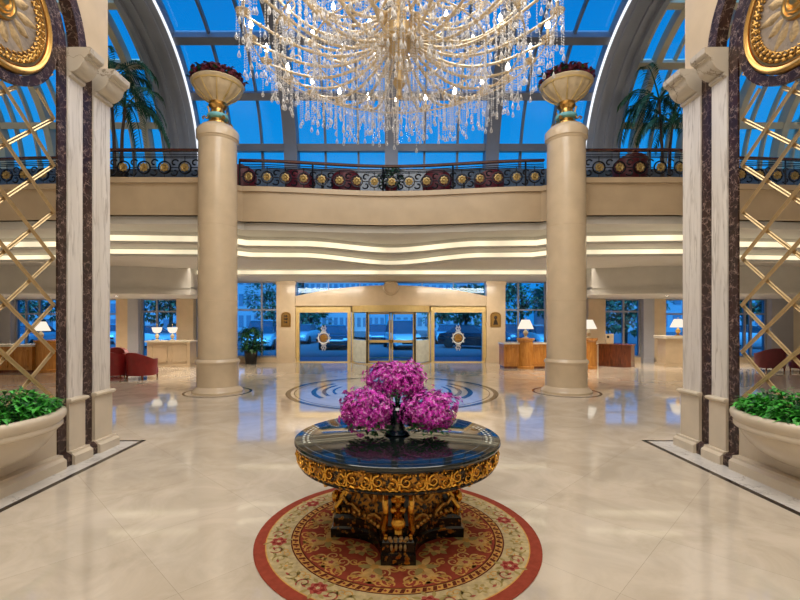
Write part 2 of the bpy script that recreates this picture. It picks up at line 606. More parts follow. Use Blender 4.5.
W = 16.5          # half width of the lobby
BACK = 18.4       # glass front
TOP = 9.9

# ================================================================== floor
floor = MB().box(-W, W, -3, BACK + 0.3, -0.3, 0).build('floor', 'floor', smooth=False)
tag(floor, 'polished beige marble floor laid in large diagonal tiles', 'floor', kind='structure')


def annulus(mb, c, r0, r1, a0, a1, n, z0=0.0005, z1=0.0025):
    rows = []
    for r, z in ((r0, z0), (r0, z1), (r1, z1), (r1, z0)):
        rows.append([(c[0] + r * cos(a0 + (a1 - a0) * k / n), c[1] + r * sin(a0 + (a1 - a0) * k / n), z) for k in range(n + 1)])
    mb.grid(rows)


IN = (0.0, 11.0)
m = MB()
annulus(m, IN, 2.46, 2.58, 0, 2 * PI, 96)
annulus(m, IN, 2.36, 2.385, 0, 2 * PI, 96)
m.build('inlay_ring', 'black_inlay', floor)
m = MB()
for s0 in (0, PI):
    annulus(m, IN, 1.86, 1.98, s0 - 0.62, s0 + 0.62, 30)
    annulus(m, IN, 1.62, 1.72, s0 - 0.5, s0 + 0.5, 24)
    annulus(m, IN, 1.40, 1.47, s0 - 0.42, s0 + 0.42, 20)
    annulus(m, IN, 1.62, 1.72, s0 + PI / 2 - 0.5, s0 + PI / 2 + 0.5, 24)
m.build('inlay_arcs', 'black_inlay', floor)
m = MB()
for k in range(8):
    a = k * PI / 4
    a2 = a + PI / 8
    pts = [(IN[0], IN[1], 0.002), (IN[0] + 0.35 * cos(a - PI / 8), IN[1] + 0.35 * sin(a - PI / 8), 0.002), (IN[0] + 1.15 * cos(a), IN[1] + 1.15 * sin(a), 0.002), (IN[0] + 0.35 * cos(a2), IN[1] + 0.35 * sin(a2), 0.002)]
    m.poly(pts)
m.build('inlay_star', 'pedestal', floor)
COLX, COLY = 4.235, 10.75
m = MB()
for s in (-1, 1):
    annulus(m, (s * COLX, COLY), 0.74, 0.80, 0, 2 * PI, 48)
m.build('column_inlay', 'black_inlay', floor)
for s, nm in ((-1, 'left'), (1, 'right')):
    m = MB()
    m.box(s * 3.64, s * 4.4, 2.0, 6.36, 0.0005, 0.004)
    m.build('border_slab', 'grey_marble', floor, smooth=False)
    m = MB()
    m.box(s * 3.60, s * 3.66, 2.0, 6.42, 0.0006, 0.005)
    m.box(s * 3.60, s * 4.4, 6.36, 6.42, 0.0006, 0.005)
    m.build('border_line', 'black_inlay', floor, smooth=False)

# ================================================================== outer shell
for nm, b, lab in (('wall_outer_left', (-W - 0.3, -W, -3, BACK + 0.3, 0, TOP), 'plain beige side wall of the lobby far beyond the left screen'),
                   ('wall_outer_right', (W, W + 0.3, -3, BACK + 0.3, 0, TOP), 'plain beige side wall of the lobby far beyond the right screen'),
                   ('wall_front', (-W, W, -3.3, -3, 0, TOP), 'plain beige wall behind the viewer')):
    tag(MB().box(*b).build(nm, 'wall_paint', smooth=False), lab, 'wall', kind='structure')
YC, ZC = 10.0, 6.2
tag(MB().box(-W, W, -3, 9.4, TOP, TOP + 0.3).build('ceiling', 'plaster', smooth=False), 'pale plaster ceiling above the chandelier', 'ceiling', kind='structure')

# ================================================================== skylight vault
RG, RI = 4.0, 3.75
T0, T1 = 3, 98
bays = [(-W, -6.9, 'leftmost curved skylight bay with narrow cream-framed panes, beyond the left arch rib', 'cream_frame'),
        (-5.95, -3.1, 'curved skylight bay just right of the left arch rib', 'steel'),
        (-3.1, 0, 'curved skylight bay just left of the chandelier stem', 'steel'),
        (0, 3.1, 'curved skylight bay just right of the chandelier stem', 'steel'),
        (3.1, 5.95, 'curved skylight bay just left of the right arch rib', 'steel'),
        (6.9, W, 'rightmost curved skylight bay with narrow cream-framed panes, beyond the right arch rib', 'cream_frame')]
TRANS = (13.6, 35, 57, 79)
for i, (x0, x1, lab, fm) in enumerate(bays):
    w = thing('window_%d' % (i + 1), lab, 'skylight', ((x0 + x1) / 2, YC + RG, 5.25), kind='structure')
    MB().arc(x0, x1, RG, RG + 0.02, T0, T1, 40, YC, ZC).build('glass', 'glass_roof', w)
    m = MB()
    if fm == 'steel':
        for t in TRANS:
            m.arc(x0, x1, RI, RG + 0.1, t - 1.6, t + 1.6, 4, YC, ZC)
        k = 3
        for j in range(1, k):
            xx = x0 + (x1 - x0) * j / k
            m.arc(xx - 0.03, xx + 0.03, RG - 0.09, RG + 0.06, T0, T1, 40, YC, ZC)
    else:
        sgn = 1 if x0 > 0 else -1
        for t in (23, 47, 70):
            m.arc(x0, x1, RI + 0.05, RG + 0.1, t - 1.4, t + 1.4, 4, YC, ZC)
        xx = 7.55
        while xx < W:
            m.arc(sgn * xx - 0.09, sgn * xx + 0.09, RI, RG + 0.06, T0, T1, 40, YC, ZC)
            for dx_ in (-0.42, 0.55):
                m.arc(sgn * (xx + dx_) - 0.03, sgn * (xx + dx_) + 0.03, RI + 0.17, RG + 0.06, T0, T1, 40, YC, ZC)
            xx += 1.5
    m.build('frame', fm, w)
for i, (x, lab) in enumerate(((-3.1, 'thick grey skylight beam left of the chandelier'), (0.0, 'thick grey skylight beam behind the chandelier stem'), (3.1, 'thick grey skylight beam right of the chandelier'))):
    b = MB().arc(x - 0.2, x + 0.2, 3.62, RG + 0.1, T0, T1, 40, YC, ZC).build('trim_%d' % (i + 1), 'steel')
    tag(b, lab, 'beam', kind='structure')
for s, nm in ((-1, 'left'), (1, 'right')):
    r = thing('trim_%d' % (4 if s < 0 else 5), 'broad curved arch rib with a white light line at the %s of the skylight' % nm, 'arch rib', (s * 6.4, 13.7, 5.25), kind='structure')
    m = MB()
    m.arc(min(s * 5.95, s * 6.9), max(s * 5.95, s * 6.9), 3.72, RG + 0.1, T0, T1, 48, YC, ZC)
    m.build('rib', 'rib', r)
    m = MB()
    for a, b_, rr in ((6.18, 6.30, 3.66), (6.52, 6.64, 3.66)):
        m.arc(min(s * a, s * b_), max(s * a, s * b_), rr, 3.73, T0, T1, 48, YC, ZC)
    m.arc(min(s * 6.78, s * 6.92), max(s * 6.78, s * 6.92), 3.6, 3.73, T0, T1, 48, YC, ZC)
    m.build('moulding', 'rib', r)
    MB().arc(min(s * 5.93, s * 5.985), max(s * 5.93, s * 5.985), 3.68, 3.722, T0, T1, 48, YC, ZC).build('light_line', 'led', r)

tag(MB().box(-W, W, 13.72, 14.3, 5.23, ZC + RG * sin(rad(3)) + 0.04).build('wall_back_upper', 'slate', smooth=False), 'grey low wall under the skylight glass behind the balcony railing', 'wall', kind='structure')

# ================================================================== mezzanine and stepped ceiling
f_fascia = curve_fn([(0, 12.05), (4.0, 11.6), (4.35, 10.9), (7.0, 10.88), (8.4, 11.4), (W, 12.2)])
f_t1 = curve_fn([(0, 13.85), (2.6, 12.65), (4.1, 12.55), (4.6, 11.95), (8.15, 11.75), (9.2, 12.75), (W, 13.2)])
f_t2 = curve_fn([(0, 14.8), (2.75, 13.05), (4.1, 12.98), (4.6, 12.5), (8.25, 12.35), (9.5, 13.45), (W, 14.0)])
f_t3 = curve_fn([(0, 15.65), (W, 15.65)])


def slab(fn, z0, z1, y1=BACK + 0.3, n=160, dx=0.0, x0=-W, x1=W):
    pts = [(x, y + dx) for x, y in curve_pts(fn, x0, x1, n)]
    rows = [[(x, y, z0) for x, y in pts], [(x, y, z1) for x, y in pts], [(x, y1, z1) for x, y in pts], [(x, y1, z0) for x, y in pts]]
    m = MB()
    m.grid(rows, closed_v=True)
    m.poly([r[0] for r in rows])
    m.poly([r[-1] for r in rows][::-1])
    return m


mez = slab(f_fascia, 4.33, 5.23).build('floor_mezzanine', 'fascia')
tag(mez, 'cream stone mezzanine balcony spanning the lobby above the entrance', 'balcony', kind='structure')
m = MB()
m.strip_wall([(x, y - 0.06) for x, y in curve_pts(f_fascia, -W, W, 160)], 5.12, 5.25, 0.5)
m.strip_wall([(x, y - 0.03) for x, y in curve_pts(f_fascia, -W, W, 160)], 4.33, 4.41, 0.4)
m.build('moulding', 'fascia', mez)
c0 = slab(f_fascia, 4.14, 4.33, dx=0.12).build('ceiling_band', 'plaster')
tag(c0, 'plain white plaster band right under the balcony', 'ceiling', kind='structure')
tiers = [(f_t1, 3.79, 3.865, 4.025, 4.14, 'first stepped plaster ceiling tier under the balcony, wavy in the middle'),
         (f_t2, 3.53, 3.605, 3.74, 3.79, 'second stepped plaster ceiling tier under the balcony, wavy in the middle'),
         (f_t3, 3.34, 3.37, 3.51, 3.53, 'lowest straight plaster ceiling tier above the entrance')]
cove_names = ('first wavy glowing cove strip below the balcony, highest of three', 'second wavy glowing cove strip below the balcony, middle of three', 'straight glowing cove strip just above the entrance windows, lowest of three')
for i, (fn, z0, zs0, zs1, z1, lab) in enumerate(tiers):
    t = thing('ceiling_tier_%d' % (i + 1), lab, 'ceiling', (0, fn(0), z0), kind='structure')
    slab(fn, z0, zs0, n=160).build('lip', 'plaster', t)
    slab(fn, zs0, z1, dx=0.12, n=160).build('riser', 'plaster', t)
    g = MB().strip_wall([(x, y + 0.06) for x, y in curve_pts(fn, -W, W, 160)], zs0, zs1, 0.05).build('cove_light', 'cove')
    tag(g, cove_names[i], 'cove light')
# lowered side ceilings
for s, nm in ((-1, 'left'), (1, 'right')):
    fl = curve_fn([(0, 15.2), (6.9, 15.2), (9.0, 14.6), (12, 14.6), (W, 15.0)])
    a, b = (-W, -6.9) if s < 0 else (6.9, W)
    t = thing('ceiling_%s' % nm, 'lowered plaster bulkhead over the %s seating bay' % nm, 'ceiling', (s * 11, 14.6, 2.62), kind='structure')
    slab(fl, 2.72, 3.56, n=40, x0=a, x1=b).build('bulkhead', 'plaster', t)
    slab(fl, 2.62, 2.72, n=40, x0=a, x1=b, dx=-0.07).build('moulding', 'plaster', t)
    slab(fl, 2.84, 2.88, n=40, x0=a, x1=b, dx=-0.03).build('moulding', 'plaster', t)
k = 0
for dx, dy, lab in ((X(117, 16), 16, 'small downlight glowing in the lowered ceiling above the red armchairs'),
                    (-12.6, 16.2, 'small downlight glowing in the lowered ceiling over the left desk lamp'),
                    (X(667, 16), 16, 'small downlight glowing in the lowered ceiling above the stone console'),
                    (12.6, 16.2, 'small downlight glowing in the lowered ceiling over the maroon sofas')):
    t = thing('downlight', lab, 'downlight', (dx, dy, 2.62), 'recessed downlights')
    MB().lathe([(0.05, -0.004), (0.09, -0.006), (0.09, 0.0)], 20, (dx, dy, 2.619), cap=False).build('trim_ring', 'brass', t)
    MB().lathe([(0.0, -0.003), (0.055, -0.003)], 20, (dx, dy, 2.619), cap=False).build('lens', 'down', t)

# ================================================================== arcade walls with screens
AX = 3.95
CY = 4.42           # centre of the screened bay
MZ = 4.97           # height of the medallion


def pilaster(wall, s, y0, y1):
    AX = 3.95 if s < 0 else 4.02

    def xb(a, b):
        return min(s * a, s * b), max(s * a, s * b)
    m = MB()
    m.box(*xb(AX, AX + 0.12), y0, y1, 0.80, 4.74)
    p = m.build('pilaster', 'white_marble', wall, smooth=False)
    # pedestal profile: (protrusion, height)
    prof = [(0.0, 0.0), (0.10, 0.0), (0.10, 0.105), (0.085, 0.12), (0.06, 0.135), (0.055, 0.16), (0.02, 0.165), (0.02, 0.735), (0.035, 0.745), (0.05, 0.755), (0.055, 0.775), (0.045, 0.79), (0.02, 0.80), (0, 0.80)]
    rows = []
    for d, z in prof:
        e = min(d, 0.055)
        rows.append([(s * (AX + 0.12), y0 - e * 0.3, z), (s * (AX - d), y0 - e * 0.3, z), (s * (AX - d), y1 + e, z), (s * (AX + 0.12), y1 + e, z)])
    MB().grid(rows, closed_u=True).build('pedestal', 'pedestal', p, angle=25)
    # console capital curving out to the abacus
    prof = [(0.0, 4.70), (0.035, 4.715), (0.04, 4.745), (0.02, 4.755)]
    for k in range(9):
        a = k / 8 * PI / 2
        prof.append((0.02 + 0.17 * sin(a), 4.755 + 0.16 * (1 - cos(a) ** 1.2)))
    prof += [(0.20, 4.93), (0.225, 4.94), (0.225, 4.955), (0.255, 4.965), (0.27, 4.985), (0.275, 5.05), (0, 5.05)]
    rows = []
    for d, z in prof:
        e = d * 0.02
        rows.append([(s * (AX + 0.12), y0 - e, z), (s * (AX - d), y0 - e, z), (s * (AX - d), y1 + e, z), (s * (AX + 0.12), y1 + e, z)])
    MB().grid(rows, closed_u=True).build('capital', 'capital', p, angle=30)


for s, nm in ((-1, 'left'), (1, 'right')):
    AX = 3.95 if s < 0 else 4.02

    def xb(a, b):
        return min(s * a, s * b), max(s * a, s * b)
    wl = thing('wall_%s' % nm, '%s arcade wall of pale marble pilasters, dark marble strips and a round arch' % nm, 'wall', (s * (AX + 0.2), CY, 0), kind='structure')
    pilaster(wl, s, 5.346, 5.60)
    pilaster(wl, s, 5.81, 6.15)
    pilaster(wl, s, 3.24, 3.494)
    pilaster(wl, s, 2.69, 3.03)
    for a, b in ((5.602, 5.808), (3.032, 3.238)):
        m = MB().box(*xb(AX + 0.02, AX + 0.11), a, b, 0.10, 5.05)
        m.prism([(s * (AX + 0.1), 0), (s * (AX - 0.06), 0), (s * (AX - 0.06), 0.12), (s * (AX - 0.01), 0.16), (s * (AX + 0.1), 0.16)], 'y', a, b)
        m.build('marble_strip', 'dark_marble', wl, smooth=False)
    # pier core and low wall
    m = MB()
    m.box(*xb(AX + 0.02, AX + 0.12), 3.65, 5.19, 0.0, 0.74)
    m.box(*xb(AX + 0.015, AX + 0.13), 3.65, 5.19, 0.70, 0.76)
    prof = [(s * (AX + 0.03), 0), (s * (AX - 0.10), 0), (s * (AX - 0.10), 0.105), (s * (AX - 0.06), 0.135), (s * (AX - 0.055), 0.16), (s * (AX + 0.03), 0.17)]
    m.prism(prof, 'y', 3.65, 5.19)
    m.build('low_wall', 'pedestal', wl, smooth=False)
    # upper wall with the round opening
    R2 = 1.26
    pts = [(6.15, 5.05), (6.15, TOP), (2.2, TOP), (2.2, 5.05)]
    arcp = [(CY + R2 * cos(a), 5.05 + R2 * sin(a)) for a in [PI - PI * k / 40 for k in range(41)]]
    MB().prism(pts + arcp, 'x', s * (AX + 0.03), s * (AX + 0.12)).build('spandrel', 'stone', wl, smooth=False)
    m = MB()
    r0 = [[(s * xx, CY + r * cos(PI * k / 40), 5.05 + r * sin(PI * k / 40)) for k in range(41)] for xx, r in ((AX + 0.14, 1.12), (AX + 0.0, 1.12), (AX + 0.0, 1.27), (AX + 0.14, 1.27))]
    m.grid(r0, closed_v=True)
    m.build('archivolt', 'dark_marble', wl)
    # frame of the screen: two marble strips with a half round head
    ri, ro = 0.77, 0.91
    out = []
    m = MB()
    path = [(1, 0.0), (1, MZ)]
    rows = []
    for xx, r in ((AX + 0.03, ri), (AX + 0.008, ri), (AX + 0.008, ro), (AX + 0.03, ro)):
        line = [(s * xx, CY + r, 0.0)] + [(s * xx, CY + r * cos(PI * k / 32), MZ + r * sin(PI * k / 32)) for k in range(33)] + [(s * xx, CY - r, 0.0)]
        rows.append(line)
    m.grid(rows, closed_v=True)
    m.prism([(s * (AX + 0.07), 0), (s * (AX - 0.06), 0), (s * (AX - 0.06), 0.12), (s * (AX + 0.005), 0.16), (s * (AX + 0.07), 0.16)], 'y', CY + ri, CY + ro)
    m.build('screen_frame', 'dark_marble', wl)
    m = MB()
    rows = [[(s * xx, CY + r * cos(2 * PI * k / 48), MZ + r * sin(2 * PI * k / 48)) for k in range(49)] for xx, r in ((AX + 0.06, 0.685), (AX + 0.010, 0.685), (AX + 0.010, 0.785), (AX + 0.06, 0.785))]
    m.grid(rows, closed_v=True)
    m.build('medallion_surround', 'dark_marble', wl)

    # brass lattice
    sc = thing('lattice_screen', 'pale brass diamond lattice filling the marble-framed opening of the %s arcade wall' % nm, 'screen', (s * (AX + 0.06), CY, 0.76), 'brass lattice screens')
    ya, yb_ = CY - 0.752, CY + 0.752
    lat = MB()
    slope = 0.2725 / 0.32
    for fam in (1, -1):
        for kk in range(-8, 10):
            zc = 3.55 + 0.545 * kk
            segs, cur = [], []
            for j in range(161):
                y = ya + (yb_ - ya) * j / 160
                z = zc + fam * slope * (y - 5.172)
                ok = 0.80 <= z <= MZ and (y - CY) ** 2 + (z - MZ) ** 2 > 0.805 ** 2
                if ok:
                    cur.append((y, z))
                elif cur:
                    segs.append(cur)
                    cur = []
            if cur:
                segs.append(cur)
            for sg in segs:
                if len(sg) < 4:
                    continue
                (y0, z0), (y1, z1) = sg[0], sg[-1]
                nx, nz = -(z1 - z0), (y1 - y0)
                L = math.hypot(nx, nz)
                nx, nz = nx / L, nz / L
                xo = s * (AX + 0.045 + (0.012 if fam > 0 else -0.012))
                for e in (-0.014, 0.014):
                    lat.tube([(xo, y0 + nx * e, z0 + nz * e), (xo, y1 + nx * e, z1 + nz * e)], 0.0095, 6)
                lat.bar((xo, y0, z0), (xo, y1, z1), 0.008, 0.026, up=(0, nx, nz))
    lat.build('lattice', 'brass', sc)
    # round gold medallion
    md = thing('medallion', 'round gilded relief medallion with a ringed hub at the top of the %s lattice screen' % nm, 'medallion', (s * (AX + 0.05), CY, MZ), 'gilded medallions')
    T = Matrix.Translation((s * (AX + 0.04), CY, MZ)) @ Matrix.Rotation(-s * PI / 2, 4, 'Y') @ Matrix.Scale(1.1, 4)
    MB().lathe([(0.0, -0.04), (0.59, -0.04), (0.59, 0.02), (0.46, 0.025), (0.30, 0.012), (0.16, 0.02), (0.0, 0.02)], 64).xf(T).build('disc', 'medallion', md)
    m = MB()
    m.lathe([(0.545, 0.0), (0.55, 0.045), (0.565, 0.058), (0.585, 0.062), (0.60, 0.052), (0.612, 0.03), (0.614, -0.03)], 72, cap=False)
    m.lathe([(0.51, 0.02), (0.52, 0.04), (0.535, 0.04), (0.545, 0.02)], 72, cap=False)
    m.xf(T).build('rim', 'gold', md)
    m = MB()
    m.lathe([(0.0, 0.075), (0.05, 0.07), (0.065, 0.05), (0.08, 0.045), (0.09, 0.062), (0.105, 0.062), (0.115, 0.04), (0.13, 0.036), (0.14, 0.05), (0.16, 0.05), (0.175, 0.015)], 40, cap=False)
    m.xf(T).build('hub', 'gold', md)
    m = MB()
    for q in range(14):
        a = q * PI / 7 + PI / 14
        for w_, l0, l1, hh in ((0.042, 0.18, 0.43 if q % 2 else 0.36, 0.016),):
            rows = []
            for t in range(8):
                u = t / 7
                r = l0 + (l1 - l0) * u
                ww = w_ * (0.35 + 0.9 * sin(PI * min(1, u * 0.8 + 0.12))) * (1 if u < 0.95 else 0.4)
                row = []
                for v in range(5):
                    f_ = v / 4 * 2 - 1
                    row.append((r * cos(a) - ww * f_ * sin(a), r * sin(a) + ww * f_ * cos(a), 0.012 + hh * (1 - f_ * f_) * (0.6 + 0.4 * u)))
                rows.append(row)
            m.grid(rows)
    m.xf(T).build('acanthus_leaf', 'gold_dull', md)
    m = MB()
    rnd = random.Random(3)
    for q in range(40):
        a = q * 2 * PI / 40
        for rr, bs in ((0.495, 0.024), (0.462, 0.02), (0.43, 0.014)):
            b_ = a + (0.5 if rr < 0.46 and rr > 0.4 else 0) * 2 * PI / 40
            m.ball((rr * cos(b_), rr * sin(b_), 0.028), bs, 8, 5, (1, 1, 0.8))
        m.tube([((0.42 + 0.09 * t / 5) * cos(a + 0.10 * sin(t)), (0.42 + 0.09 * t / 5) * sin(a + 0.10 * sin(t)), 0.035) for t in range(6)], 0.009, 5)
    m.xf(T).build('foliate_border', 'gold_relief', md)

    # planter
    PC, PA, PB = 4.42, 0.66, 0.46
    pl = thing('planter', 'half-round cream stone basin of bright green leaves against the low wall of the %s arcade' % nm, 'planter', (s * (AX - 0.02), PC, 0), 'stone basin planters')

    def ring(scale_a, scale_b, z, n=32):
        return [(s * (AX + 0.005 - (PB - 0.03) * scale_b * sin(PI * k / n)), PC + PA * scale_a * cos(PI * k / n), z) for k in range(n + 1)]
    prof = [(0.28, 0.04, 0.27), (0.42, 0.24, 0.30), (0.60, 0.48, 0.36), (0.74, 0.66, 0.43), (0.84, 0.79, 0.51), (0.90, 0.87, 0.57), (0.91, 0.89, 0.60)]
    m = MB().grid([ring(*p) for p in prof])
    m.build('basin', 'pedestal', pl, angle=50)
    prof = [(0.91, 0.89, 0.595), (0.95, 0.95, 0.60), (0.97, 0.98, 0.615), (0.975, 0.985, 0.645), (0.96, 0.965, 0.66), (0.98, 0.985, 0.675), (1.02, 1.03, 0.705), (1.03, 1.05, 0.745), (1.02, 1.03, 0.77), (0.99, 0.98, 0.785), (0.94, 0.91, 0.785), (0.92, 0.88, 0.76), (0.91, 0.87, 0.70)]
    m = MB().grid([ring(*p) for p in prof])
    m.build('rim', 'pedestal', pl, angle=50)
    m = MB().poly(ring(0.93, 0.88, 0.735))
    m.build('soil', 'soil', pl)
    m = MB()
    rnd = random.Random(11 if s < 0 else 12)
    for q in range(1300):
        a = rnd.random() * PI
        rr = rnd.random() ** 0.5
        y = PC + PA * 0.86 * rr * cos(a)
        x = AX - (PB - 0.03) * 0.82 * rr * sin(a) - 0.01
        hgt = 0.745 + (0.33 * (1 - rr * 0.76)) * rnd.random() ** 0.8 + 0.012
        x = min(x, AX - 0.13)
        th = rnd.random() * 2 * PI
        el = rnd.uniform(-0.35, 0.8)
        L = rnd.uniform(0.07, 0.125)
        m.mi = rnd.choice((0, 0, 0, 1))
        m.leaf((s * x, y, hgt), (cos(th) * cos(el), sin(th) * cos(el), sin(el)), L, L * 0.38, 0.5)
    m.build('foliage', ['leaf', 'leaf_dark'], pl, fix=False)

# ================================================================== big round columns and urns
for s, nm in ((-1, 'left'), (1, 'right')):
    c = thing('column_%s' % nm, 'tall round cream stone column carrying an urn, on the %s of the entrance' % nm, 'column', (s * COLX, COLY, 0), kind='structure')
    cc = (s * COLX, COLY, 0)
    MB().lathe([(0.0, 0), (0.59, 0), (0.59, 0.05), (0.55, 0.10), (0.51, 0.13), (0.485, 0.16), (0.485, 0.69), (0.49, 0.70), (0.505, 0.72), (0.515, 0.75), (0.505, 0.78), (0.48, 0.80), (0.468, 0.82)], 56, cc, cap=False).build('pedestal', 'stone', c)
    m = MB().lathe([(0.452, 0.80), (0.455, 2.2), (0.449, 2.205), (0.455, 2.21), (0.453, 4.0), (0.447, 4.005), (0.453, 4.01), (0.447, 5.2), (0.442, 6.06)], 56, cc, cap=False)
    m.build('shaft', 'stone', c)
    MB().lathe([(0.442, 6.05), (0.46, 6.07), (0.465, 6.10), (0.49, 6.12), (0.495, 6.28), (0.49, 6.30), (0.44, 6.36), (0.38, 6.42), (0.30, 6.46), (0, 6.46)], 56, cc, cap=False).build('capital', 'stone', c)
    u = thing('urn', 'cream and gold pedestal urn of dark red blossoms on top of the %s column' % nm, 'urn', (s * COLX, COLY, 6.46), 'urns on the columns')
    b = (s * COLX, COLY, 6.466)
    m = MB().lathe([(0.26, 0.0), (0.26, 0.04), (0.20, 0.07), (0.15, 0.10), (0.16, 0.17)], 32, b, cap=False)
    for k in range(4):
        a = k * PI / 2 + PI / 4
        m.tube([(b[0] + r * cos(a), b[1] + r * sin(a), b[2] + z) for r, z in ((0.34, 0.06), (0.37, 0.10), (0.33, 0.14), (0.27, 0.10), (0.22, 0.18), (0.21, 0.30), (0.25, 0.40))], 0.022, 6)
    m.build('foot', 'gold', u)
    MB().lathe([(0.17, 0.15), (0.24, 0.17), (0.255, 0.21), (0.24, 0.25), (0.17, 0.27)], 32, b).build('band', 'turq', u)
    MB().lathe([(0.15, 0.26), (0.17, 0.33), (0.15, 0.39), (0.19, 0.44), (0.22, 0.47), (0.19, 0.50), (0.20, 0.55)], 32, b).build('stem', 'gold', u)
    m = MB()
    rows = []
    for r, z in [(0.18, 0.53), (0.20, 0.57), (0.28, 0.63), (0.41, 0.72), (0.51, 0.82), (0.56, 0.92), (0.60, 0.96), (0.62, 0.99), (0.60, 1.02), (0.55, 1.02), (0.52, 0.98)]:
        rows.append([(b[0] + r * (1 + 0.018 * cos(16 * a) * (r < 0.57)) * cos(a), b[1] + r * (1 + 0.018 * cos(16 * a) * (r < 0.57)) * sin(a), b[2] + z) for a in [2 * PI * k / 96 for k in range(96)]])
    m.grid(rows, closed_u=True)
    m.build('bowl', 'urn', u)
    m = MB()
    for k in range(10):
        a = 2 * PI * k / 10
        m.tube([(b[0] + r * cos(a), b[1] + r * sin(a), b[2] + z) for r, z in ((0.205, 0.57), (0.285, 0.62), (0.42, 0.715), (0.525, 0.82), (0.575, 0.92))], [0.022, 0.02, 0.016, 0.013, 0.01], 5)
    m.lathe([(0.555, 0.905), (0.575, 0.91), (0.59, 0.935), (0.57, 0.94)], 48, b, cap=False)
    m.build('gilt_ribs', 'brass_dull', u)
    m = MB()
    rnd = random.Random(21)
    for q in range(640):
        a = rnd.random() * 2 * PI
        rr = 0.62 * rnd.random() ** 0.4
        p = (b[0] + rr * cos(a), b[1] + rr * sin(a), b[2] + 1.03 + 0.16 * (1 - (rr / 0.62) ** 2) + rnd.uniform(0, 0.16))
        m.mi = rnd.choice((0, 0, 1, 1, 2))
        if m.mi == 0:
            m.ball(p, rnd.uniform(0.03, 0.05), 6, 4)
        else:
            th = rnd.random() * 2 * PI
            m.leaf(p, (cos(th), sin(th), rnd.uniform(-0.4, 0.6)), 0.12, 0.07)
    m.build('blossoms', ['wine', 'wine', 'leaf_dark'], u, fix=False)

# ================================================================== balcony railing
def railing(name, label, x0, x1, rosettes):
    r = thing(name, label, 'railing', ((x0 + x1) / 2, f_fascia((x0 + x1) / 2), 5.25), 'balcony railings')
    pts = curve_pts(f_fascia, x0, x1, max(8, int(abs(x1 - x0) * 6)))
    P = [(x, y + 0.12) for x, y in pts]
    m = MB()
    m.grid([[(x, y + a, 5.98 + b) for x, y in P] for a, b in ((-0.05, -0.03), (-0.055, 0.01), (-0.03, 0.035), (0.03, 0.035), (0.055, 0.01), (0.05, -0.03))], closed_v=True)
    m.build('handrail', 'rail_wood', r)
    m = MB()
    for z in (5.27, 5.29, 5.79, 5.83, 5.88):
        m.tube([(x, y, z) for x, y in P], 0.013, 5)
    # cumulative length
    L = [0]
    for (xa, ya_), (xb_, yb2) in zip(P, P[1:]):
        L.append(L[-1] + math.hypot(xb_ - xa, yb2 - ya_))
    tot = L[-1]

    def at(d):
        d = max(0, min(tot, d))
        for i in range(len(L) - 1):
            if d <= L[i + 1]:
                t = (d - L[i]) / (L[i + 1] - L[i])
                return (P[i][0] + (P[i + 1][0] - P[i][0]) * t, P[i][1] + (P[i + 1][1] - P[i][1]) * t)
        return P[-1]
    sp = tot / rosettes
    for k in range(rosettes):
        d = (k + 0.5) * sp
        ring = []
        for q in range(25):
            a = 2 * PI * q / 24
            e = at(d + 0.15 * cos(a))
            ring.append((e[0], e[1], 5.55 + 0.15 * sin(a)))
        m.tube(ring, 0.02, 5)
        for sg in (1, -1):
            sc_ = []
            for q in range(20):
                t = q / 19
                ang = sg * (0.5 + t * 4.6)
                rr = 0.10 * (1 - 0.7 * t)
                e = at(d + sp / 2 + rr * cos(ang) * sg)
                sc_.append((e[0], e[1], 5.55 + sg * 0.11 + rr * sin(ang)))
            m.tube(sc_, 0.021, 4)
            e0, e1 = at(d + sg * 0.15), at(d + sg * sp * 0.5)
            m.tube([(e0[0], e0[1], 5.55), (e1[0], e1[1], 5.55)], 0.012, 4)
        e = at(d)
        m.tube([(e[0], e[1], 5.28), (e[0], e[1], 5.40)], 0.012, 4)
        m.tube([(e[0], e[1], 5.70), (e[0], e[1], 5.83)], 0.012, 4)
        if k % 4 == 0:
            e = at(k * sp)
            m.bar((e[0], e[1], 5.25), (e[0], e[1], 5.96), 0.035, 0.035)
    m.build('scrollwork', 'iron', r)
    for k in range(rosettes):
        e = at((k + 0.5) * sp)
        T = Matrix.Translation((e[0], e[1] - 0.015, 5.55)) @ Matrix.Rotation(PI / 2, 4, 'X')
        q = MB()
        rows = []
        for rr, zz in ((0.0, 0.035), (0.026, 0.03), (0.036, 0.002), (0.07, 0.028), (0.10, 0.02), (0.108, 0.0)):
            rows.append([(rr * (1 + (0.12 * cos(8 * a) if rr > 0.05 else 0)) * cos(a), rr * (1 + (0.12 * cos(8 * a) if rr > 0.05 else 0)) * sin(a), zz) for a in [2 * PI * j / 32 for j in range(32)]])
        q.grid(rows, closed_u=True).xf(T).build('rosette', 'antique', r)


railing('railing', 'black iron scroll railing with gold rosettes between the two tall round columns', -4.03, 4.03, 17)
railing('railing', 'black iron scroll railing with gold rosettes on the balcony left of the left column', -W + 0.1, -4.4, 24)
railing('railing', 'black iron scroll railing with gold rosettes on the balcony right of the right column', 4.4, W - 0.1, 24)


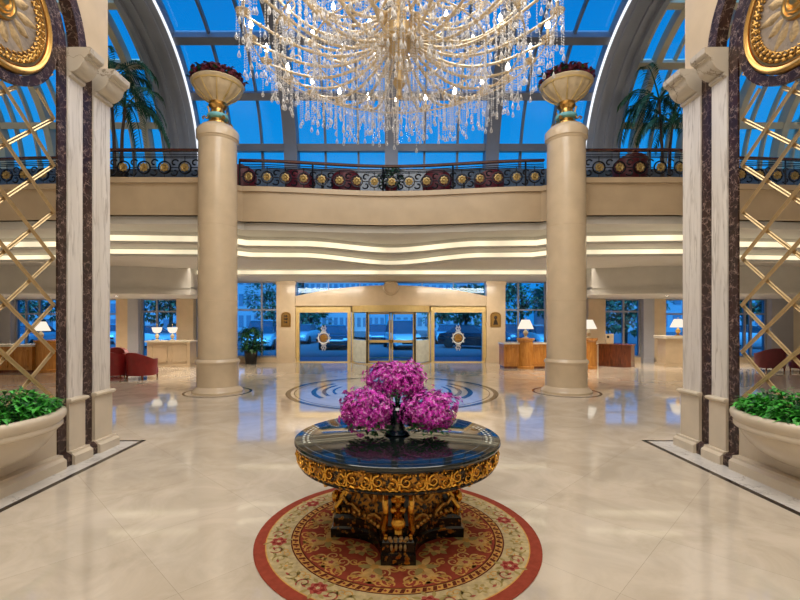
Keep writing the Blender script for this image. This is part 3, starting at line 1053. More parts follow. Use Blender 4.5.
# ================================================================== armchairs (tub chairs)
def armchair(label, loc, rz, leather, group, proto={}):
    key = leather
    if key in proto:
        r = copy_tree(proto[key])
    else:
        r = thing('armchair', '', 'armchair')
        m = MB()
        n = 28
        rows = []
        # wrap-round back and arms: outer/inner shell swept over 250 degrees
        for (ro, z0) in (('o', 0.12), ('o', 'top'), ('i', 'top'), ('i', 0.40)):
            row = []
            for k in range(n + 1):
                a = rad(-35) + rad(250) * k / n
                back = max(0.0, sin(a))
                top = 0.60 + 0.20 * back ** 1.2
                R = 0.44 if ro == 'o' else 0.32
                if ro == 'o' and z0 == 0.12:
                    R = 0.41
                row.append((R * cos(a), R * sin(a) * 0.95, top if z0 == 'top' else z0))
            rows.append(row)
        m.grid(rows)
        for k in (0, -1):
            m.poly([rw[k] for rw in rows])
        m.build('backrest', leather, r, angle=60)
        rows = []
        for sc_, z in ((0.85, 0.12), (1.0, 0.15), (1.0, 0.30), (0.94, 0.33)):
            rows.append([(0.36 * sc_ * (abs(cos(a)) ** 0.7) * (1 if cos(a) > 0 else -1), -0.05 + 0.37 * sc_ * (abs(sin(a)) ** 0.7) * (1 if sin(a) > 0 else -1), z) for a in [2 * PI * k / 32 for k in range(32)]])
        q = MB().grid(rows, closed_u=True)
        q.poly(rows[0][::-1])
        q.poly(rows[-1])
        q.build('seat_base', leather, r, angle=50)
        rows = []
        for sc_, z in ((0.9, 0.33), (1.0, 0.36), (1.0, 0.43), (0.9, 0.465), (0.5, 0.475)):
            rows.append([(0.30 * sc_ * (abs(cos(a)) ** 0.6) * (1 if cos(a) > 0 else -1), -0.07 + 0.34 * sc_ * (abs(sin(a)) ** 0.6) * (1 if sin(a) > 0 else -1), z) for a in [2 * PI * k / 32 for k in range(32)]])
        q = MB().grid(rows, closed_u=True)
        q.poly(rows[0][::-1])
        q.poly(rows[-1])
        q.build('seat_cushion', leather, r, angle=50)
        for (lx, ly) in ((-0.27, -0.30), (0.27, -0.30), (-0.27, 0.27), (0.27, 0.27)):
            MB().lathe([(0.0, 0), (0.018, 0), (0.03, 0.13)], 10, (lx, ly, 0), cap=False).build('leg', 'dark_wood', r)
        proto[key] = r
    r.location = loc
    r.rotation_euler = (0, 0, rz)
    tag(r, label, 'armchair', group)
    return r


g = 'red leather armchairs in the left seating bay'
armchair('red leather tub armchair nearest the stone counter in the left seating bay', (X(142, 13.2), 13.2, 0), rad(165), 'leather', g)
armchair('red leather tub armchair beside the left marble pier, partly hidden by it', (X(112, 13.2), 13.2, 0), rad(200), 'leather', g)
armchair('red leather tub armchair behind the low coffee table by the left marble pier', (X(114, 15.1), 15.1, 0), rad(20), 'leather', g)
g = 'maroon armchairs in the right seating bay'
armchair('maroon tub armchair seen through the right lattice, nearest the marble frame', (X(770, 15.2), 15.2, 0), rad(170), 'leather_dark', g)
armchair('maroon tub armchair seen through the right lattice, at the photo edge', (X(806, 14.9), 14.9, 0), rad(200), 'leather_dark', g)
g = 'maroon armchairs on the balcony'
for px, d, a, lab in ((300, 13.0, 170, 'maroon armchair behind the balcony railing, first one right of the left column'),
                      (346, 13.0, 190, 'maroon armchair behind the balcony railing, just left of the balcony plant'),
                      (437, 13.0, 170, 'maroon armchair behind the balcony railing, just right of the balcony plant'),
                      (489, 13.0, 190, 'maroon armchair behind the balcony railing, first one left of the right column'),
                      (241, 12.6, 190, 'maroon armchair behind the balcony railing, half hidden by the left column'),
                      (630, 11.75, 170, 'maroon armchair behind the balcony railing right of the right column')):
    armchair(lab, (X(px, d), d, 5.25), rad(a), 'leather_dark', g)


# small round tables on the balcony and the coffee table
def round_table(label, loc, r_, h, matname, cat, group=None):
    t = thing('side_table', label, cat, loc, group)
    MB().lathe([(0, h - 0.035), (r_, h - 0.035), (r_ + 0.01, h - 0.02), (r_, h), (0, h)], 32, loc, cap=False).build('tabletop', matname, t)
    MB().lathe([(0.03, 0.03), (0.03, h - 0.04)], 16, loc).build('post', 'iron', t)
    MB().lathe([(0, 0), (r_ * 0.6, 0), (r_ * 0.6, 0.015), (0.05, 0.04), (0, 0.04)], 24, loc, cap=False).build('base', 'iron', t)


round_table('small dark round table between the two left balcony armchairs', (X(323, 12.9), 12.9, 5.25), 0.19, 0.62, 'dark_wood', 'table', 'balcony side tables')
round_table('small dark round table between the two right balcony armchairs', (X(464, 12.9), 12.9, 5.25), 0.19, 0.62, 'dark_wood', 'table', 'balcony side tables')
round_table('low wooden coffee table among the red armchairs', (X(126, 14.2), 14.2, 0), 0.36, 0.5, 'wood', 'coffee table')


# ================================================================== plants
def frond(m, base, az, L, droop, rnd, nl=16, lw=0.05, ll=0.42, lift=1.0):
    pts = []
    for k in range(10):
        t = k / 9
        r = L * t * (1 - 0.25 * t)
        z = L * (lift * t - droop * t * t)
        pts.append(Vector((base[0] + r * cos(az), base[1] + r * sin(az), base[2] + z)))
    m.tube(pts, [0.02 * (1 - 0.8 * k / 9) + 0.003 for k in range(10)], 4)
    for k in range(nl):
        t = 0.18 + 0.8 * k / nl
        i = min(8, int(t * 9))
        p = pts[i].lerp(pts[i + 1], t * 9 - i)
        d = (pts[i + 1] - pts[i]).normalized()
        side = d.cross(Vector((0, 0, 1)))
        side = side.normalized() if side.length > 0.01 else Vector((1, 0, 0))
        for sg in (-1, 1):
            v = d * 0.6 + side * sg * 0.9 + Vector((0, 0, -0.35 + rnd.uniform(-0.1, 0.1)))
            m.leaf(p, v, ll * (1 - 0.5 * abs(t - 0.45)), lw, 0.5)


def palm(label, loc, h, n, L, seed, group):
    rnd = random.Random(seed)
    t = thing('palm_tree', label, 'palm', loc, group)
    MB().lathe([(0.0, 0), (0.20, 0), (0.25, 0.36), (0.27, 0.40), (0.23, 0.40), (0.22, 0.34), (0, 0.34)], 24, loc, cap=False).build('pot', 'pot', t)
    m = MB()
    tops = []
    for k in range(2):
        dx = (k - 0.5) * 0.16
        top = (loc[0] + dx * 2.4, loc[1], loc[2] + h * (1.0 - 0.25 * k))
        m.tube([(loc[0] + dx, loc[1], loc[2] + 0.33), (loc[0] + dx * 1.4, loc[1], loc[2] + h * 0.5), top], [0.05, 0.04, 0.03], 8)
        tops.append(top)
    m.build('trunk', 'trunk', t)
    m = MB()
    for j, top in enumerate(tops):
        for k in range(n):
            frond(m, top, 2 * PI * k / n + rnd.uniform(-0.2, 0.2) + j * 0.3, L * rnd.uniform(0.8, 1.1), rnd.uniform(0.7, 1.25), rnd, 20, 0.045, 0.45, rnd.uniform(0.5, 1.2))
    m.build('fronds', 'palm', t, fix=False)


palm('tall dark green palm on the left balcony beside the left marble pier', (X(118, 11.7), 11.7, 5.25), 2.85, 10, 1.5, 5, 'balcony palms')
palm('tall dark green palm on the right balcony beside the right marble pier', (X(666, 12.5), 12.5, 5.25), 2.75, 11, 1.5, 6, 'balcony palms')


def potted(name, label, loc, pot_r, pot_h, h, spread, n, leafm, seed, potm='pot', L=0.2):
    rnd = random.Random(seed)
    t = thing(name, label, 'plant', loc)
    MB().lathe([(0.0, 0), (pot_r * 0.8, 0), (pot_r, pot_h * 0.94), (pot_r * 1.08, pot_h * 0.95), (pot_r * 1.08, pot_h), (pot_r * 0.9, pot_h), (pot_r * 0.88, pot_h * 0.9), (0, pot_h * 0.9)], 24, loc, cap=False).build('pot', potm, t)
    m = MB()
    for k in range(5):
        a = k * 2 * PI / 5
        m.tube([(loc[0], loc[1], loc[2] + pot_h * 0.85), (loc[0] + spread * 0.35 * cos(a), loc[1] + spread * 0.35 * sin(a), loc[2] + pot_h + (h - pot_h) * 0.6)], 0.012, 5)
    m.build('stems', 'trunk', t)
    m = MB()
    for k in range(n):
        a = rnd.random() * 2 * PI
        u = rnd.random()
        zz = loc[2] + pot_h * 0.95 + (h - pot_h) * u
        rr = spread * (0.35 + 0.65 * sin(PI * min(1, 0.2 + 0.75 * u))) * rnd.random() ** 0.6
        m.leaf((loc[0] + rr * cos(a), loc[1] + rr * sin(a), zz), (cos(a), sin(a), rnd.uniform(-0.5, 0.5)), L * rnd.uniform(0.7, 1.2), L * 0.42, 0.6)
    m.build('foliage', leafm, t, fix=False)
    return t


potted('potted_plant', 'bushy green plant in a black pot before the window right of the left column', (X(251, 17.6), 17.6, 0), 0.26, 0.52, 1.42, 0.52, 420, 'leaf_dark', 31, L=0.26)
potted('potted_plant', 'small green plant in a dark red pot on the balcony midway between the columns', (X(391, 12.9), 12.9, 5.25), 0.18, 0.4, 0.9, 0.34, 160, 'leaf_dark', 32, 'leather_dark', 0.2)

# ================================================================== glass front
def win(n, label, x0, x1, z0, z1, cols, transoms, frame='steel', w=0.07):
    t = thing('window_%d' % n, label, 'window', ((x0 + x1) / 2, BACK, z0), kind='structure')
    MB().box(x0, x1, BACK - 0.01, BACK + 0.01, z0, z1).build('glass', 'glass', t, smooth=False)
    m = MB()
    m.box(x0, x0 + w, BACK - 0.06, BACK + 0.06, z0, z1)
    m.box(x1 - w, x1, BACK - 0.06, BACK + 0.06, z0, z1)
    m.box(x0, x1, BACK - 0.05, BACK + 0.05, z0, z0 + w)
    m.box(x0, x1, BACK - 0.05, BACK + 0.05, z1 - w, z1)
    for c in cols:
        m.box(c - w / 2, c + w / 2, BACK - 0.055, BACK + 0.055, z0, z1)
    for z in transoms:
        m.box(x0, x1, BACK - 0.045, BACK + 0.045, z - w / 2, z + w / 2)
    m.build('frame', frame, t, smooth=False)


WT = 3.36
win(11, 'tall blue window right of the left column, behind the potted plant', -8.1, -4.69, 0.2, WT, [X(262, BACK), -6.7], [2.17], 'rib')
win(12, 'tall blue window left of the right column, above the reception desk', 4.69, 8.1, 0.2, WT, [X(518, BACK), X(545, BACK), 7.2], [2.17], 'rib')
win(13, 'blue window behind the stone counter with two lamps', -10.36, -8.8, 0.2, 2.64, [X(157.5, BACK)], [2.1], 'rib')
win(14, 'blue window behind the dark wooden desk on the right', 8.8, 10.36, 0.2, 2.64, [X(623, BACK)], [2.1], 'rib')
win(15, 'wide blue window behind the left desk, seen past the left lattice', -15.6, -11.28, 0.2, 2.64, [-14.6, X(27, BACK), -12.2], [2.0], 'rib')
win(16, 'wide blue window behind the maroon armchairs, seen past the right lattice', 11.28, 15.6, 0.2, 2.64, [12.2, X(750, BACK), 14.7], [2.0], 'rib')
for i, (a, b, mt, lab) in enumerate(((-4.69, -3.93, 'stone', 'square cream stone pilaster left of the entrance, bearing a gold plaque'),
                                     (3.93, 4.69, 'stone', 'square cream stone pilaster right of the entrance, bearing a gold plaque'),
                                     (-8.8, -8.1, 'stone', 'cream stone pilaster at the right end of the lamp counter'),
                                     (8.1, 8.8, 'stone', 'cream stone pilaster right of the right column'),
                                     (-11.28, -10.80, 'stone', 'cream stone pilaster behind the red armchairs'),
                                     (10.80, 11.28, 'stone', 'cream stone pilaster left of the stone console'),
                                     (-10.80, -10.36, 'greyblue', 'grey panelled pier beside the window behind the red armchairs'),
                                     (10.36, 10.80, 'greyblue', 'grey panelled pier beside the window right of the dark desk'),
                                     (-16.5, -15.6, 'greyblue', 'grey pier at the far left end of the glass front'),
                                     (15.6, 16.5, 'greyblue', 'grey pier at the far right end of the glass front'))):
    t = thing('column_%d' % (i + 3), lab, 'pilaster', ((a + b) / 2, BACK - 0.1, 0), kind='structure')
    MB().box(a, b, BACK - 0.28, BACK + 0.2, 0.2, 3.34).build('shaft', mt, t, smooth=False)
    m = MB().box(a - 0.03, b + 0.03, BACK - 0.32, BACK + 0.2, 0.0, 0.17)
    m.box(a - 0.015, b + 0.015, BACK - 0.30, BACK + 0.2, 0.17, 0.2)
    m.build('base', mt, t, smooth=False)
    MB().box(a - 0.03, b + 0.03, BACK - 0.31, BACK + 0.2, 3.20, 3.34).build('capital', mt, t, smooth=False)
m = MB()
for a, b in ((-8.1, -4.69), (4.69, 8.1), (-10.36, -8.8), (8.8, 10.36), (-15.6, -11.28), (11.28, 15.6)):
    sill = MB().box(a, b, BACK - 0.14, BACK + 0.14, 0, 0.2).build('trim_%d' % (20 + int(a + 20)), 'stone', smooth=False)
    tag(sill, 'low cream stone kerb under the window %s' % ('right of the left column' if a == -8.1 else 'left of the right column' if a == 4.69 else 'behind the lamp counter' if a == -10.36 else 'behind the dark wooden desk' if a == 8.8 else 'past the left lattice' if a < 0 else 'past the right lattice'), 'kerb', kind='structure')

# ------------------------------------------------------------------ entrance portal
por = thing('wall_entrance', 'cream stone arched pediment over the entrance doors with a round boss at its crown', 'pediment', (0, BACK, 2.3), kind='structure')
pts = [(-3.93, 2.33), (3.93, 2.33)] + [(3.93 - 7.86 * k / 32, 2.72 + 0.45 * (1 - ((3.93 - 7.86 * k / 32) / 3.93) ** 2)) for k in range(33)]
MB().prism(pts, 'y', BACK - 0.2, BACK + 0.2).build('pediment', 'stone', por, smooth=False)
m = MB()
top = [(3.93 - 7.86 * k / 32, 2.72 + 0.45 * (1 - ((3.93 - 7.86 * k / 32) / 3.93) ** 2)) for k in range(33)]
m.grid([[(x, BACK - 0.24, z - 0.05) for x, z in top], [(x, BACK - 0.24, z + 0.01) for x, z in top], [(x, BACK - 0.1, z + 0.01) for x, z in top]])
m.box(-3.93, 3.93, BACK - 0.25, BACK, 2.33, 2.37)
m.build('moulding', 'stone', por)
T = Matrix.Translation((X(391, BACK - 0.2), BACK - 0.2, Z(287.5, BACK - 0.2))) @ Matrix.Rotation(PI / 2, 4, 'X')
MB().lathe([(0, 0.06), (0.2, 0.06), (0.22, 0.035), (0.25, 0.05), (0.28, 0.08), (0.315, 0.07), (0.33, 0.0), (0.33, -0.2)], 40, cap=False).xf(T).build('boss', 'stone', por)
t = thing('window_17', 'long blue clerestory window above the entrance pediment', 'window', (0, BACK, 2.7), kind='structure')
MB().box(-3.93, 3.93, BACK + 0.02, BACK + 0.04, 2.7, 3.36).build('glass', 'glass', t, smooth=False)
m = MB().box(-3.93, 3.93, BACK - 0.02, BACK + 0.08, 3.30, 3.36)
for xx in (-2.6, -1.3, 1.3, 2.6):
    m.box(xx - 0.02, xx + 0.02, BACK, BACK + 0.06, 2.7, 3.36)
m.build('frame', 'rib', t, smooth=False)


def emblem(parent, c):
    m = MB()
    T = Matrix.Translation(c) @ Matrix.Rotation(PI / 2, 4, 'X')
    e = MB().lathe([(0.0, 0.02), (0.06, 0.022), (0.13, 0.02), (0.165, 0.016), (0.17, -0.01), (0, -0.01)], 32, cap=False)
    for k in range(6):
        a = k * PI / 3
        e.ball((0.1 * cos(a), 0.1 * sin(a), 0.022), 0.035, 8, 4, (1, 1, 0.5))
    em = e.xf(T).build('emblem', 'gold', parent)
    m.lathe([(0.20, -0.01), (0.20, 0.02), (0.225, 0.028), (0.25, 0.02), (0.25, -0.01)], 36, cap=False)
    for k in range(10):
        a = k * PI / 5
        m.ball((0.27 * cos(a), 0.27 * sin(a), 0.0), 0.035, 6, 4)
    for sg in (1, -1):
        for xx in (-0.055, 0.055):
            pts_ = [(xx * 0.7, sg * 0.24, 0), (xx, sg * 0.34, 0), (xx * 1.8, sg * 0.40, 0), (xx * 0.9, sg * 0.45, 0), (xx, sg * 0.52, 0)]
            m.tube(pts_, 0.028, 6)
        m.tube([(0, sg * 0.24, 0), (0, sg * 0.46, 0)], 0.02, 6)
    m.xf(T).build('ornament', 'greyblue', em)
    MB().lathe([(0.195, 0.012), (0.20, 0.03), (0.235, 0.034), (0.245, 0.012)], 36, cap=False).xf(T).build('ring', 'frost', em)


def glass_door(n, label, x0, x1):
    t = thing('door_%d' % n, label, 'door', ((x0 + x1) / 2, BACK, 0), kind='structure')
    m = MB()
    zt = 2.33
    w = 0.14
    m.box(x0, x0 + w, BACK - 0.12, BACK + 0.08, 0, zt)
    m.box(x1 - w, x1, BACK - 0.12, BACK + 0.08, 0, zt)
    m.box(x0, x1, BACK - 0.13, BACK + 0.08, 2.06, zt)
    m.box(x0, x1, BACK - 0.13, BACK + 0.08, 0, 0.035)
    m.build('frame', 'brass_dull', t, smooth=False)
    MB().box(x0 + w, x1 - w, BACK - 0.01, BACK + 0.01, 0.03, 2.07).build('glass', 'glass_door', t, smooth=False)
    emblem(t, ((x0 + x1) / 2, BACK - 0.03, Z(338, BACK)))


glass_door(1, 'single glass door with a round gold emblem, left of the revolving door', -3.93, -1.66)
glass_door(2, 'single glass door with a round gold emblem, right of the revolving door', 1.66, 3.93)

rv = thing('door_3', 'brass framed revolving glass door in the centre of the entrance', 'revolving door', (0, 18.9, 0), kind='structure')
rc = (0.0, 18.75, 0)
RR = 1.66
m = MB().lathe([(0.0, 2.06), (RR - 0.04, 2.06), (RR + 0.02, 2.07), (RR + 0.03, 2.32), (RR, 2.33), (0, 2.33)], 64, rc, cap=False)
m.build('canopy', 'brass_dull', rv)
MB().lathe([(RR - 0.08, 0.002), (RR - 0.08, 0.04), (RR + 0.03, 0.04), (RR + 0.03, 0.002)], 64, rc, cap=False).build('threshold', 'brass_dull', rv)
for a0, a1 in ((195, 235), (305, 345)):
    MB().lathe([(RR - 0.03, 0.04), (RR - 0.03, 2.06)], 12, rc, rad(a0), rad(a1), cap=False).build('curved_glass', 'glass_door', rv)
    MB().lathe([(RR - 0.05, 0.98), (RR - 0.05, 1.06)], 12, rc, rad(a0), rad(a1), cap=False).build('guard_rail', 'iron', rv)
    MB().lathe([(RR - 0.012, 0.06), (RR - 0.012, 0.95)], 12, rc, rad(a0), rad(a1), cap=False).build('frosted_panel', 'frost', rv)
for a in (195, 235, 305, 345):
    aa = rad(a)
    p = (rc[0] + (RR - 0.03) * cos(aa), rc[1] + (RR - 0.03) * sin(aa))
    MB().box(p[0] - 0.05, p[0] + 0.05, p[1] - 0.05, p[1] + 0.05, 0, 2.07).build('post', 'brass_dull', rv, smooth=False)
yl = rc[1] - 1.28
for s in (-1, 1):
    lf = MB()
    x0, x1 = (0.02, 0.92) if s > 0 else (-0.92, -0.02)
    for b_ in ((x0, x0 + 0.06, 0.05, 2.05), (x1 - 0.06, x1, 0.05, 2.05), (x0, x1, 1.98, 2.05), (x0, x1, 0.05, 0.14), (x0, x1, 0.86, 0.96)):
        lf.box(b_[0], b_[1], yl - 0.03, yl + 0.03, b_[2], b_[3])
    d = lf.build('door_leaf', 'brass_dull', rv, smooth=False)
    MB().box(x0 + 0.05, x1 - 0.05, yl - 0.006, yl + 0.006, 0.1, 2.0).build('glass', 'glass_door', d, smooth=False)
    MB().box(s * 0.94 - 0.03, s * 0.94 + 0.03, yl - 0.12, yl + 0.05, 0.05, 2.06).build('post', 'iron', rv, smooth=False)
MB().lathe([(0.03, 0.84), (0.05, 0.86), (0.05, 0.96), (0.03, 0.98)], 12, (0, yl - 0.04, 0)).build('lock', 'gold', rv)

# plaques on the pilasters
for s, lab in ((-1, 'gold plaque with rounded top on the pilaster left of the entrance'), (1, 'gold arched plaque with a dark figure on the pilaster right of the entrance')):
    cx = X(286 if s < 0 else 495.5, BACK - 0.29)
    z0, z1 = Z(327, BACK - 0.29), Z(312, BACK - 0.29)
    w = 0.20 if s < 0 else 0.22
    yy = BACK - 0.282
    t = thing('plaque', lab, 'plaque', (cx, yy, z0))

    def arched(w, z0, z1, n=12, r=None):
        r = r or w
        pts = [(cx - w, z0), (cx + w, z0), (cx + w, z1 - r)]
        pts += [(cx + w * cos(PI * k / n), z1 - r + r * sin(PI * k / n)) for k in range(1, n)]
        return pts + [(cx - w, z1 - r)]
    MB().prism(arched(w, z0, z1, r=0.14), 'y', yy - 0.03, yy).build('plate', 'gold', t, smooth=False)
    MB().prism(arched(w - 0.03, z0 + 0.03, z1 - 0.03, r=0.11), 'y', yy - 0.034, yy - 0.028).build('border', 'ink', t, smooth=False)
    MB().prism(arched(w - 0.045, z0 + 0.045, z1 - 0.045, r=0.10), 'y', yy - 0.038, yy - 0.03).build('field', 'gold', t, smooth=False)
    m = MB()
    zc = (z0 + z1) / 2
    if s > 0:
        m.ball((cx, yy - 0.042, zc + 0.08), 0.07, 12, 6, (1, 0.2, 1))
        m.prism([(cx - 0.10, z0 + 0.09), (cx + 0.10, z0 + 0.09), (cx + 0.05, zc - 0.03), (cx + 0.03, zc + 0.02), (cx - 0.03, zc + 0.02), (cx - 0.05, zc - 0.03)], 'y', yy - 0.046, yy - 0.036)
    else:
        for dz, ww in ((0.14, 0.05), (0.02, 0.06), (-0.11, 0.05)):
            m.ball((cx + 0.02, yy - 0.042, zc + dz), ww, 10, 5, (1, 0.25, 0.8))
            m.box(cx - 0.08, cx - 0.05, yy - 0.046, yy - 0.036, zc + dz - 0.05, zc + dz + 0.05)
    m.build('engraving', 'ink', t, smooth=False)


# ================================================================== desks, counters and lamps
def desk_panel(m, x0, x1, y, z0, z1, n):
    w = (x1 - x0) / n
    for k in range(n):
        a, b = x0 + k * w + 0.07, x0 + (k + 1) * w - 0.07
        for bb in ((a, b, z0, z0 + 0.04), (a, b, z1 - 0.04, z1), (a, a + 0.04, z0, z1), (b - 0.04, b, z0, z1)):
            m.box(bb[0], bb[1], y - 0.03, y, bb[2], bb[3])


LAMPS = []


def table_lamp(label, loc, kind='cone', group=None, s=1.0, basem='ceramic'):
    t = thing('table_lamp', label, 'lamp', loc, group)
    MB().lathe([(0, 0), (0.10 * s, 0), (0.11 * s, 0.02 * s), (0.05 * s, 0.045 * s), (0.03 * s, 0.07 * s), (0.07 * s, 0.12 * s), (0.095 * s, 0.19 * s), (0.07 * s, 0.25 * s), (0.025 * s, 0.29 * s), (0.02 * s, 0.36 * s)], 24, loc, cap=False).build('base', basem, t)
    if kind == 'cone':
        prof = [(0.285 * s, 0.33 * s), (0.24 * s, 0.44 * s), (0.17 * s, 0.60 * s), (0.14 * s, 0.66 * s)]
    else:
        prof = [(0.10 * s, 0.33 * s), (0.17 * s, 0.40 * s), (0.20 * s, 0.50 * s), (0.21 * s, 0.58 * s)]
    MB().lathe(prof, 28, loc, cap=False).build('lamp_shade', 'shade', t)
    MB().lathe([(0.008, 0.3 * s), (0.008, 0.69 * s), (0.02, 0.7 * s), (0.0, 0.73 * s)], 8, loc, cap=False).build('finial', 'brass', t)
    LAMPS.append((loc[0], loc[1] - 0.05, loc[2] + 0.62 * s))


# right reception desk
DY = 15.9
x0, x1 = X(504, DY), X(597, DY)
d = thing('reception_desk', 'long honey wood reception desk with two raised posts behind the right column', 'desk', ((x0 + x1) / 2, DY, 0))
m = MB().box(x0, x1, DY, DY + 0.7, 0.08, 0.88)
desk_panel(m, x0 + 0.9, x1 - 0.6, DY, 0.18, 0.78, 3)
desk_panel(m, x0, x0 + 0.5, DY, 0.18, 0.78, 1)
m.build('body', 'wood', d, smooth=False)
m = MB().box(x0 + 0.02, x1 - 0.02, DY + 0.04, DY + 0.68, 0.0, 0.08)
m.build('plinth', 'dark_wood', d, smooth=False)
m = MB().box(x0 - 0.03, x1 + 0.03, DY - 0.05, DY + 0.75, 0.88, 0.93)
m.build('worktop', 'marble_top', d, smooth=False)
lx = (X(526, DY), X(589, DY))
for xx in lx:
    q = MB().lathe([(0.0, 0), (0.30, 0), (0.30, 0.08), (0.26, 0.10), (0.26, 0.98), (0.30, 1.02), (0.32, 1.07), (0.31, 1.10), (0, 1.10)], 28, (xx, DY + 0.05, 0), cap=False)
    q.build('post', 'wood', d)
table_lamp('white shaded lamp on the left post of the right reception desk', (lx[0], DY + 0.05, 1.10), group='reception desk lamps')
table_lamp('white shaded lamp on the right post of the right reception desk, beside the right column', (lx[1], DY + 0.05, 1.10), group='reception desk lamps')

# dark writing desk right of it
d = thing('writing_desk', 'dark red-brown wooden desk with panelled front right of the right column', 'desk', (X(615, 16.2), 16.2, 0))
a, b = Vector((X(598.5, 16.9), 16.9)), Vector((X(631, 16.2), 16.2))
dv = (b - a).normalized()
nv = Vector((dv.y, -dv.x))
m = MB()
def quad_prism(m, p0, p1, t, z0, z1):
    n_ = Vector(((p1 - p0).y, -(p1 - p0).x)).normalized()
    q0, q1 = p0 - n_ * t, p1 - n_ * t
    m.prism([tuple(p0), tuple(p1), tuple(q1), tuple(q0)], 'z', z0, z1)
quad_prism(m, a, b, 0.65, 0.0, 0.80)
for k in range(3):
    p0, p1 = a + dv * (0.1 + 0.42 * k) + nv * 0.02, a + dv * (0.42 + 0.42 * k) + nv * 0.02
    if (p1 - a).length < (b - a).length:
        quad_prism(m, p0, p1, 0.03, 0.12, 0.68)
m.build('body', 'dark_wood', d, smooth=False)
m = MB()
quad_prism(m, a + nv * 0.04 - dv * 0.03, b + nv * 0.04 + dv * 0.03, 0.75, 0.80, 0.84)
m.build('desktop', 'dark_wood', d, smooth=False)
t = thing('desk_sign', 'small pale stand-up sign on the dark writing desk', 'sign', (X(610, 16.9), 16.95, 0.84))
c = (X(610, 16.9), 16.95, 0.84)
MB().box(c[0] - 0.16, c[0] + 0.16, c[1] - 0.02, c[1] + 0.02, 0.86, 1.22).build('panel', 'ceramic', t, smooth=False)
MB().box(c[0] - 0.12, c[0] + 0.12, c[1] - 0.07, c[1] + 0.07, 0.84, 0.865).build('foot', 'brass', t, smooth=False)
MB().lathe([(0, 0.004), (0.05, 0.004), (0.05, 0)], 20, cap=False).xf(Matrix.Translation((c[0] - 0.06, c[1] - 0.021, 1.1)) @ Matrix.Rotation(PI / 2, 4, 'X')).build('emblem', 'pot', t)

# left reception desk, seen through the lattice
DY = 14.7
x0, x1 = X(-30, DY), X(56, DY)
d = thing('reception_desk', 'honey wood reception desk with pale top seen through the left lattice', 'desk', ((x0 + x1) / 2, DY, 0))
m = MB().box(x0, x1 - 0.8, DY, DY + 0.7, 0.08, 0.86)
desk_panel(m, x0, x1 - 0.85, DY, 0.18, 0.76, 3)
m.build('body', 'wood', d, smooth=False)
MB().box(x0, x1 - 0.8, DY + 0.03, DY + 0.68, 0, 0.08).build('plinth', 'dark_wood', d, smooth=False)
MB().box(x0 - 0.03, x1 - 0.8, DY - 0.05, DY + 0.75, 0.86, 0.92).build('worktop', 'marble_top', d, smooth=False)
m = MB().lathe([(0, 0), (0.42, 0), (0.42, 0.08), (0.38, 0.1), (0.38, 0.98), (0.43, 1.02), (0.44, 1.07), (0, 1.07)], 28, (x1 - 0.45, DY + 0.3, 0), cap=False)
m.build('post', 'wood', d)
table_lamp('white shaded lamp on the rounded end of the left reception desk, behind the left lattice', (X(41, DY + 0.3), DY + 0.3, 1.07), s=0.95)

# stone counters
DY = 16.5
x0, x1 = X(147, DY), X(190, DY)
d = thing('stone_counter', 'beige stone counter with two glowing lamps left of the left column', 'counter', ((x0 + x1) / 2, DY, 0))
m = MB().box(x0, x1, DY, DY + 0.55, 0.1, 0.92)
desk_panel(m, x0 + 0.1, x1 - 0.05, DY, 0.18, 0.82, 2)
m.build('body', 'stone', d, smooth=False)
MB().box(x0 - 0.03, x1 + 0.03, DY - 0.04, DY + 0.57, 0, 0.1).build('plinth', 'stone', d, smooth=False)
MB().box(x0 - 0.06, x1 + 0.06, DY - 0.07, DY + 0.6, 0.92, 0.98).build('countertop', 'marble_top', d, smooth=False)
table_lamp('white bowl lamp on the beige stone counter, the one farther from the left column', (X(157, DY + 0.2), DY + 0.2, 0.98), 'bowl', 'bowl lamps on the stone counter', 0.85)
table_lamp('white bowl lamp on the beige stone counter, the one nearer the left column', (X(172.5, DY + 0.2), DY + 0.2, 0.98), 'bowl', 'bowl lamps on the stone counter', 0.85)
x0, x1 = X(663, DY), X(690, DY)
d = thing('stone_console', 'beige stone console with a brass lamp beside the right marble pier', 'console', ((x0 + x1) / 2, DY, 0))
MB().box(x0 + 0.1, x1 - 0.1, DY, DY + 0.5, 0.12, 1.02).build('body', 'stone', d, smooth=False)
MB().box(x0, x1, DY - 0.05, DY + 0.55, 0, 0.12).build('plinth', 'stone', d, smooth=False)
MB().box(x0 - 0.02, x1 + 0.02, DY - 0.08, DY + 0.58, 1.06, 1.16).build('countertop', 'marble_top', d, smooth=False)
MB().box(x0 + 0.05, x1 - 0.05, DY - 0.03, DY + 0.53, 1.02, 1.06).build('moulding', 'stone', d, smooth=False)
table_lamp('white shaded lamp with brass base on the stone console by the right marble pier', (X(678, DY + 0.2), DY + 0.2, 1.16), 'cone', None, 0.95, 'gold')

# ================================================================== rug
RUGC = (0.0, 3.65)
RUG_R = 1.134
rug = MB()
ZR = 0.012


def rr_ann(r0, r1, mi, z, n=96):
    rug.mi = mi
    rows = [[(RUGC[0] + r * RUG_R * cos(2 * PI * k / n), RUGC[1] + r * RUG_R * sin(2 * PI * k / n), z) for k in range(n)] for r in (r0, r1)]
    rug.grid(rows, closed_u=True)


def rp(r, a, z):
    return (RUGC[0] + r * RUG_R * cos(a), RUGC[1] + r * RUG_R * sin(a), z)


def motif(r, a, size, petals, mi, z, ph=0.0, amp=0.35, n=24):
    rug.mi = mi
    c = rp(r, a, z)
    rug.poly([(c[0] + size * (1 + amp * cos(petals * t)) * cos(t + a + ph), c[1] + size * (1 + amp * cos(petals * t)) * sin(t + a + ph), z) for t in [2 * PI * k / n for k in range(n)]])


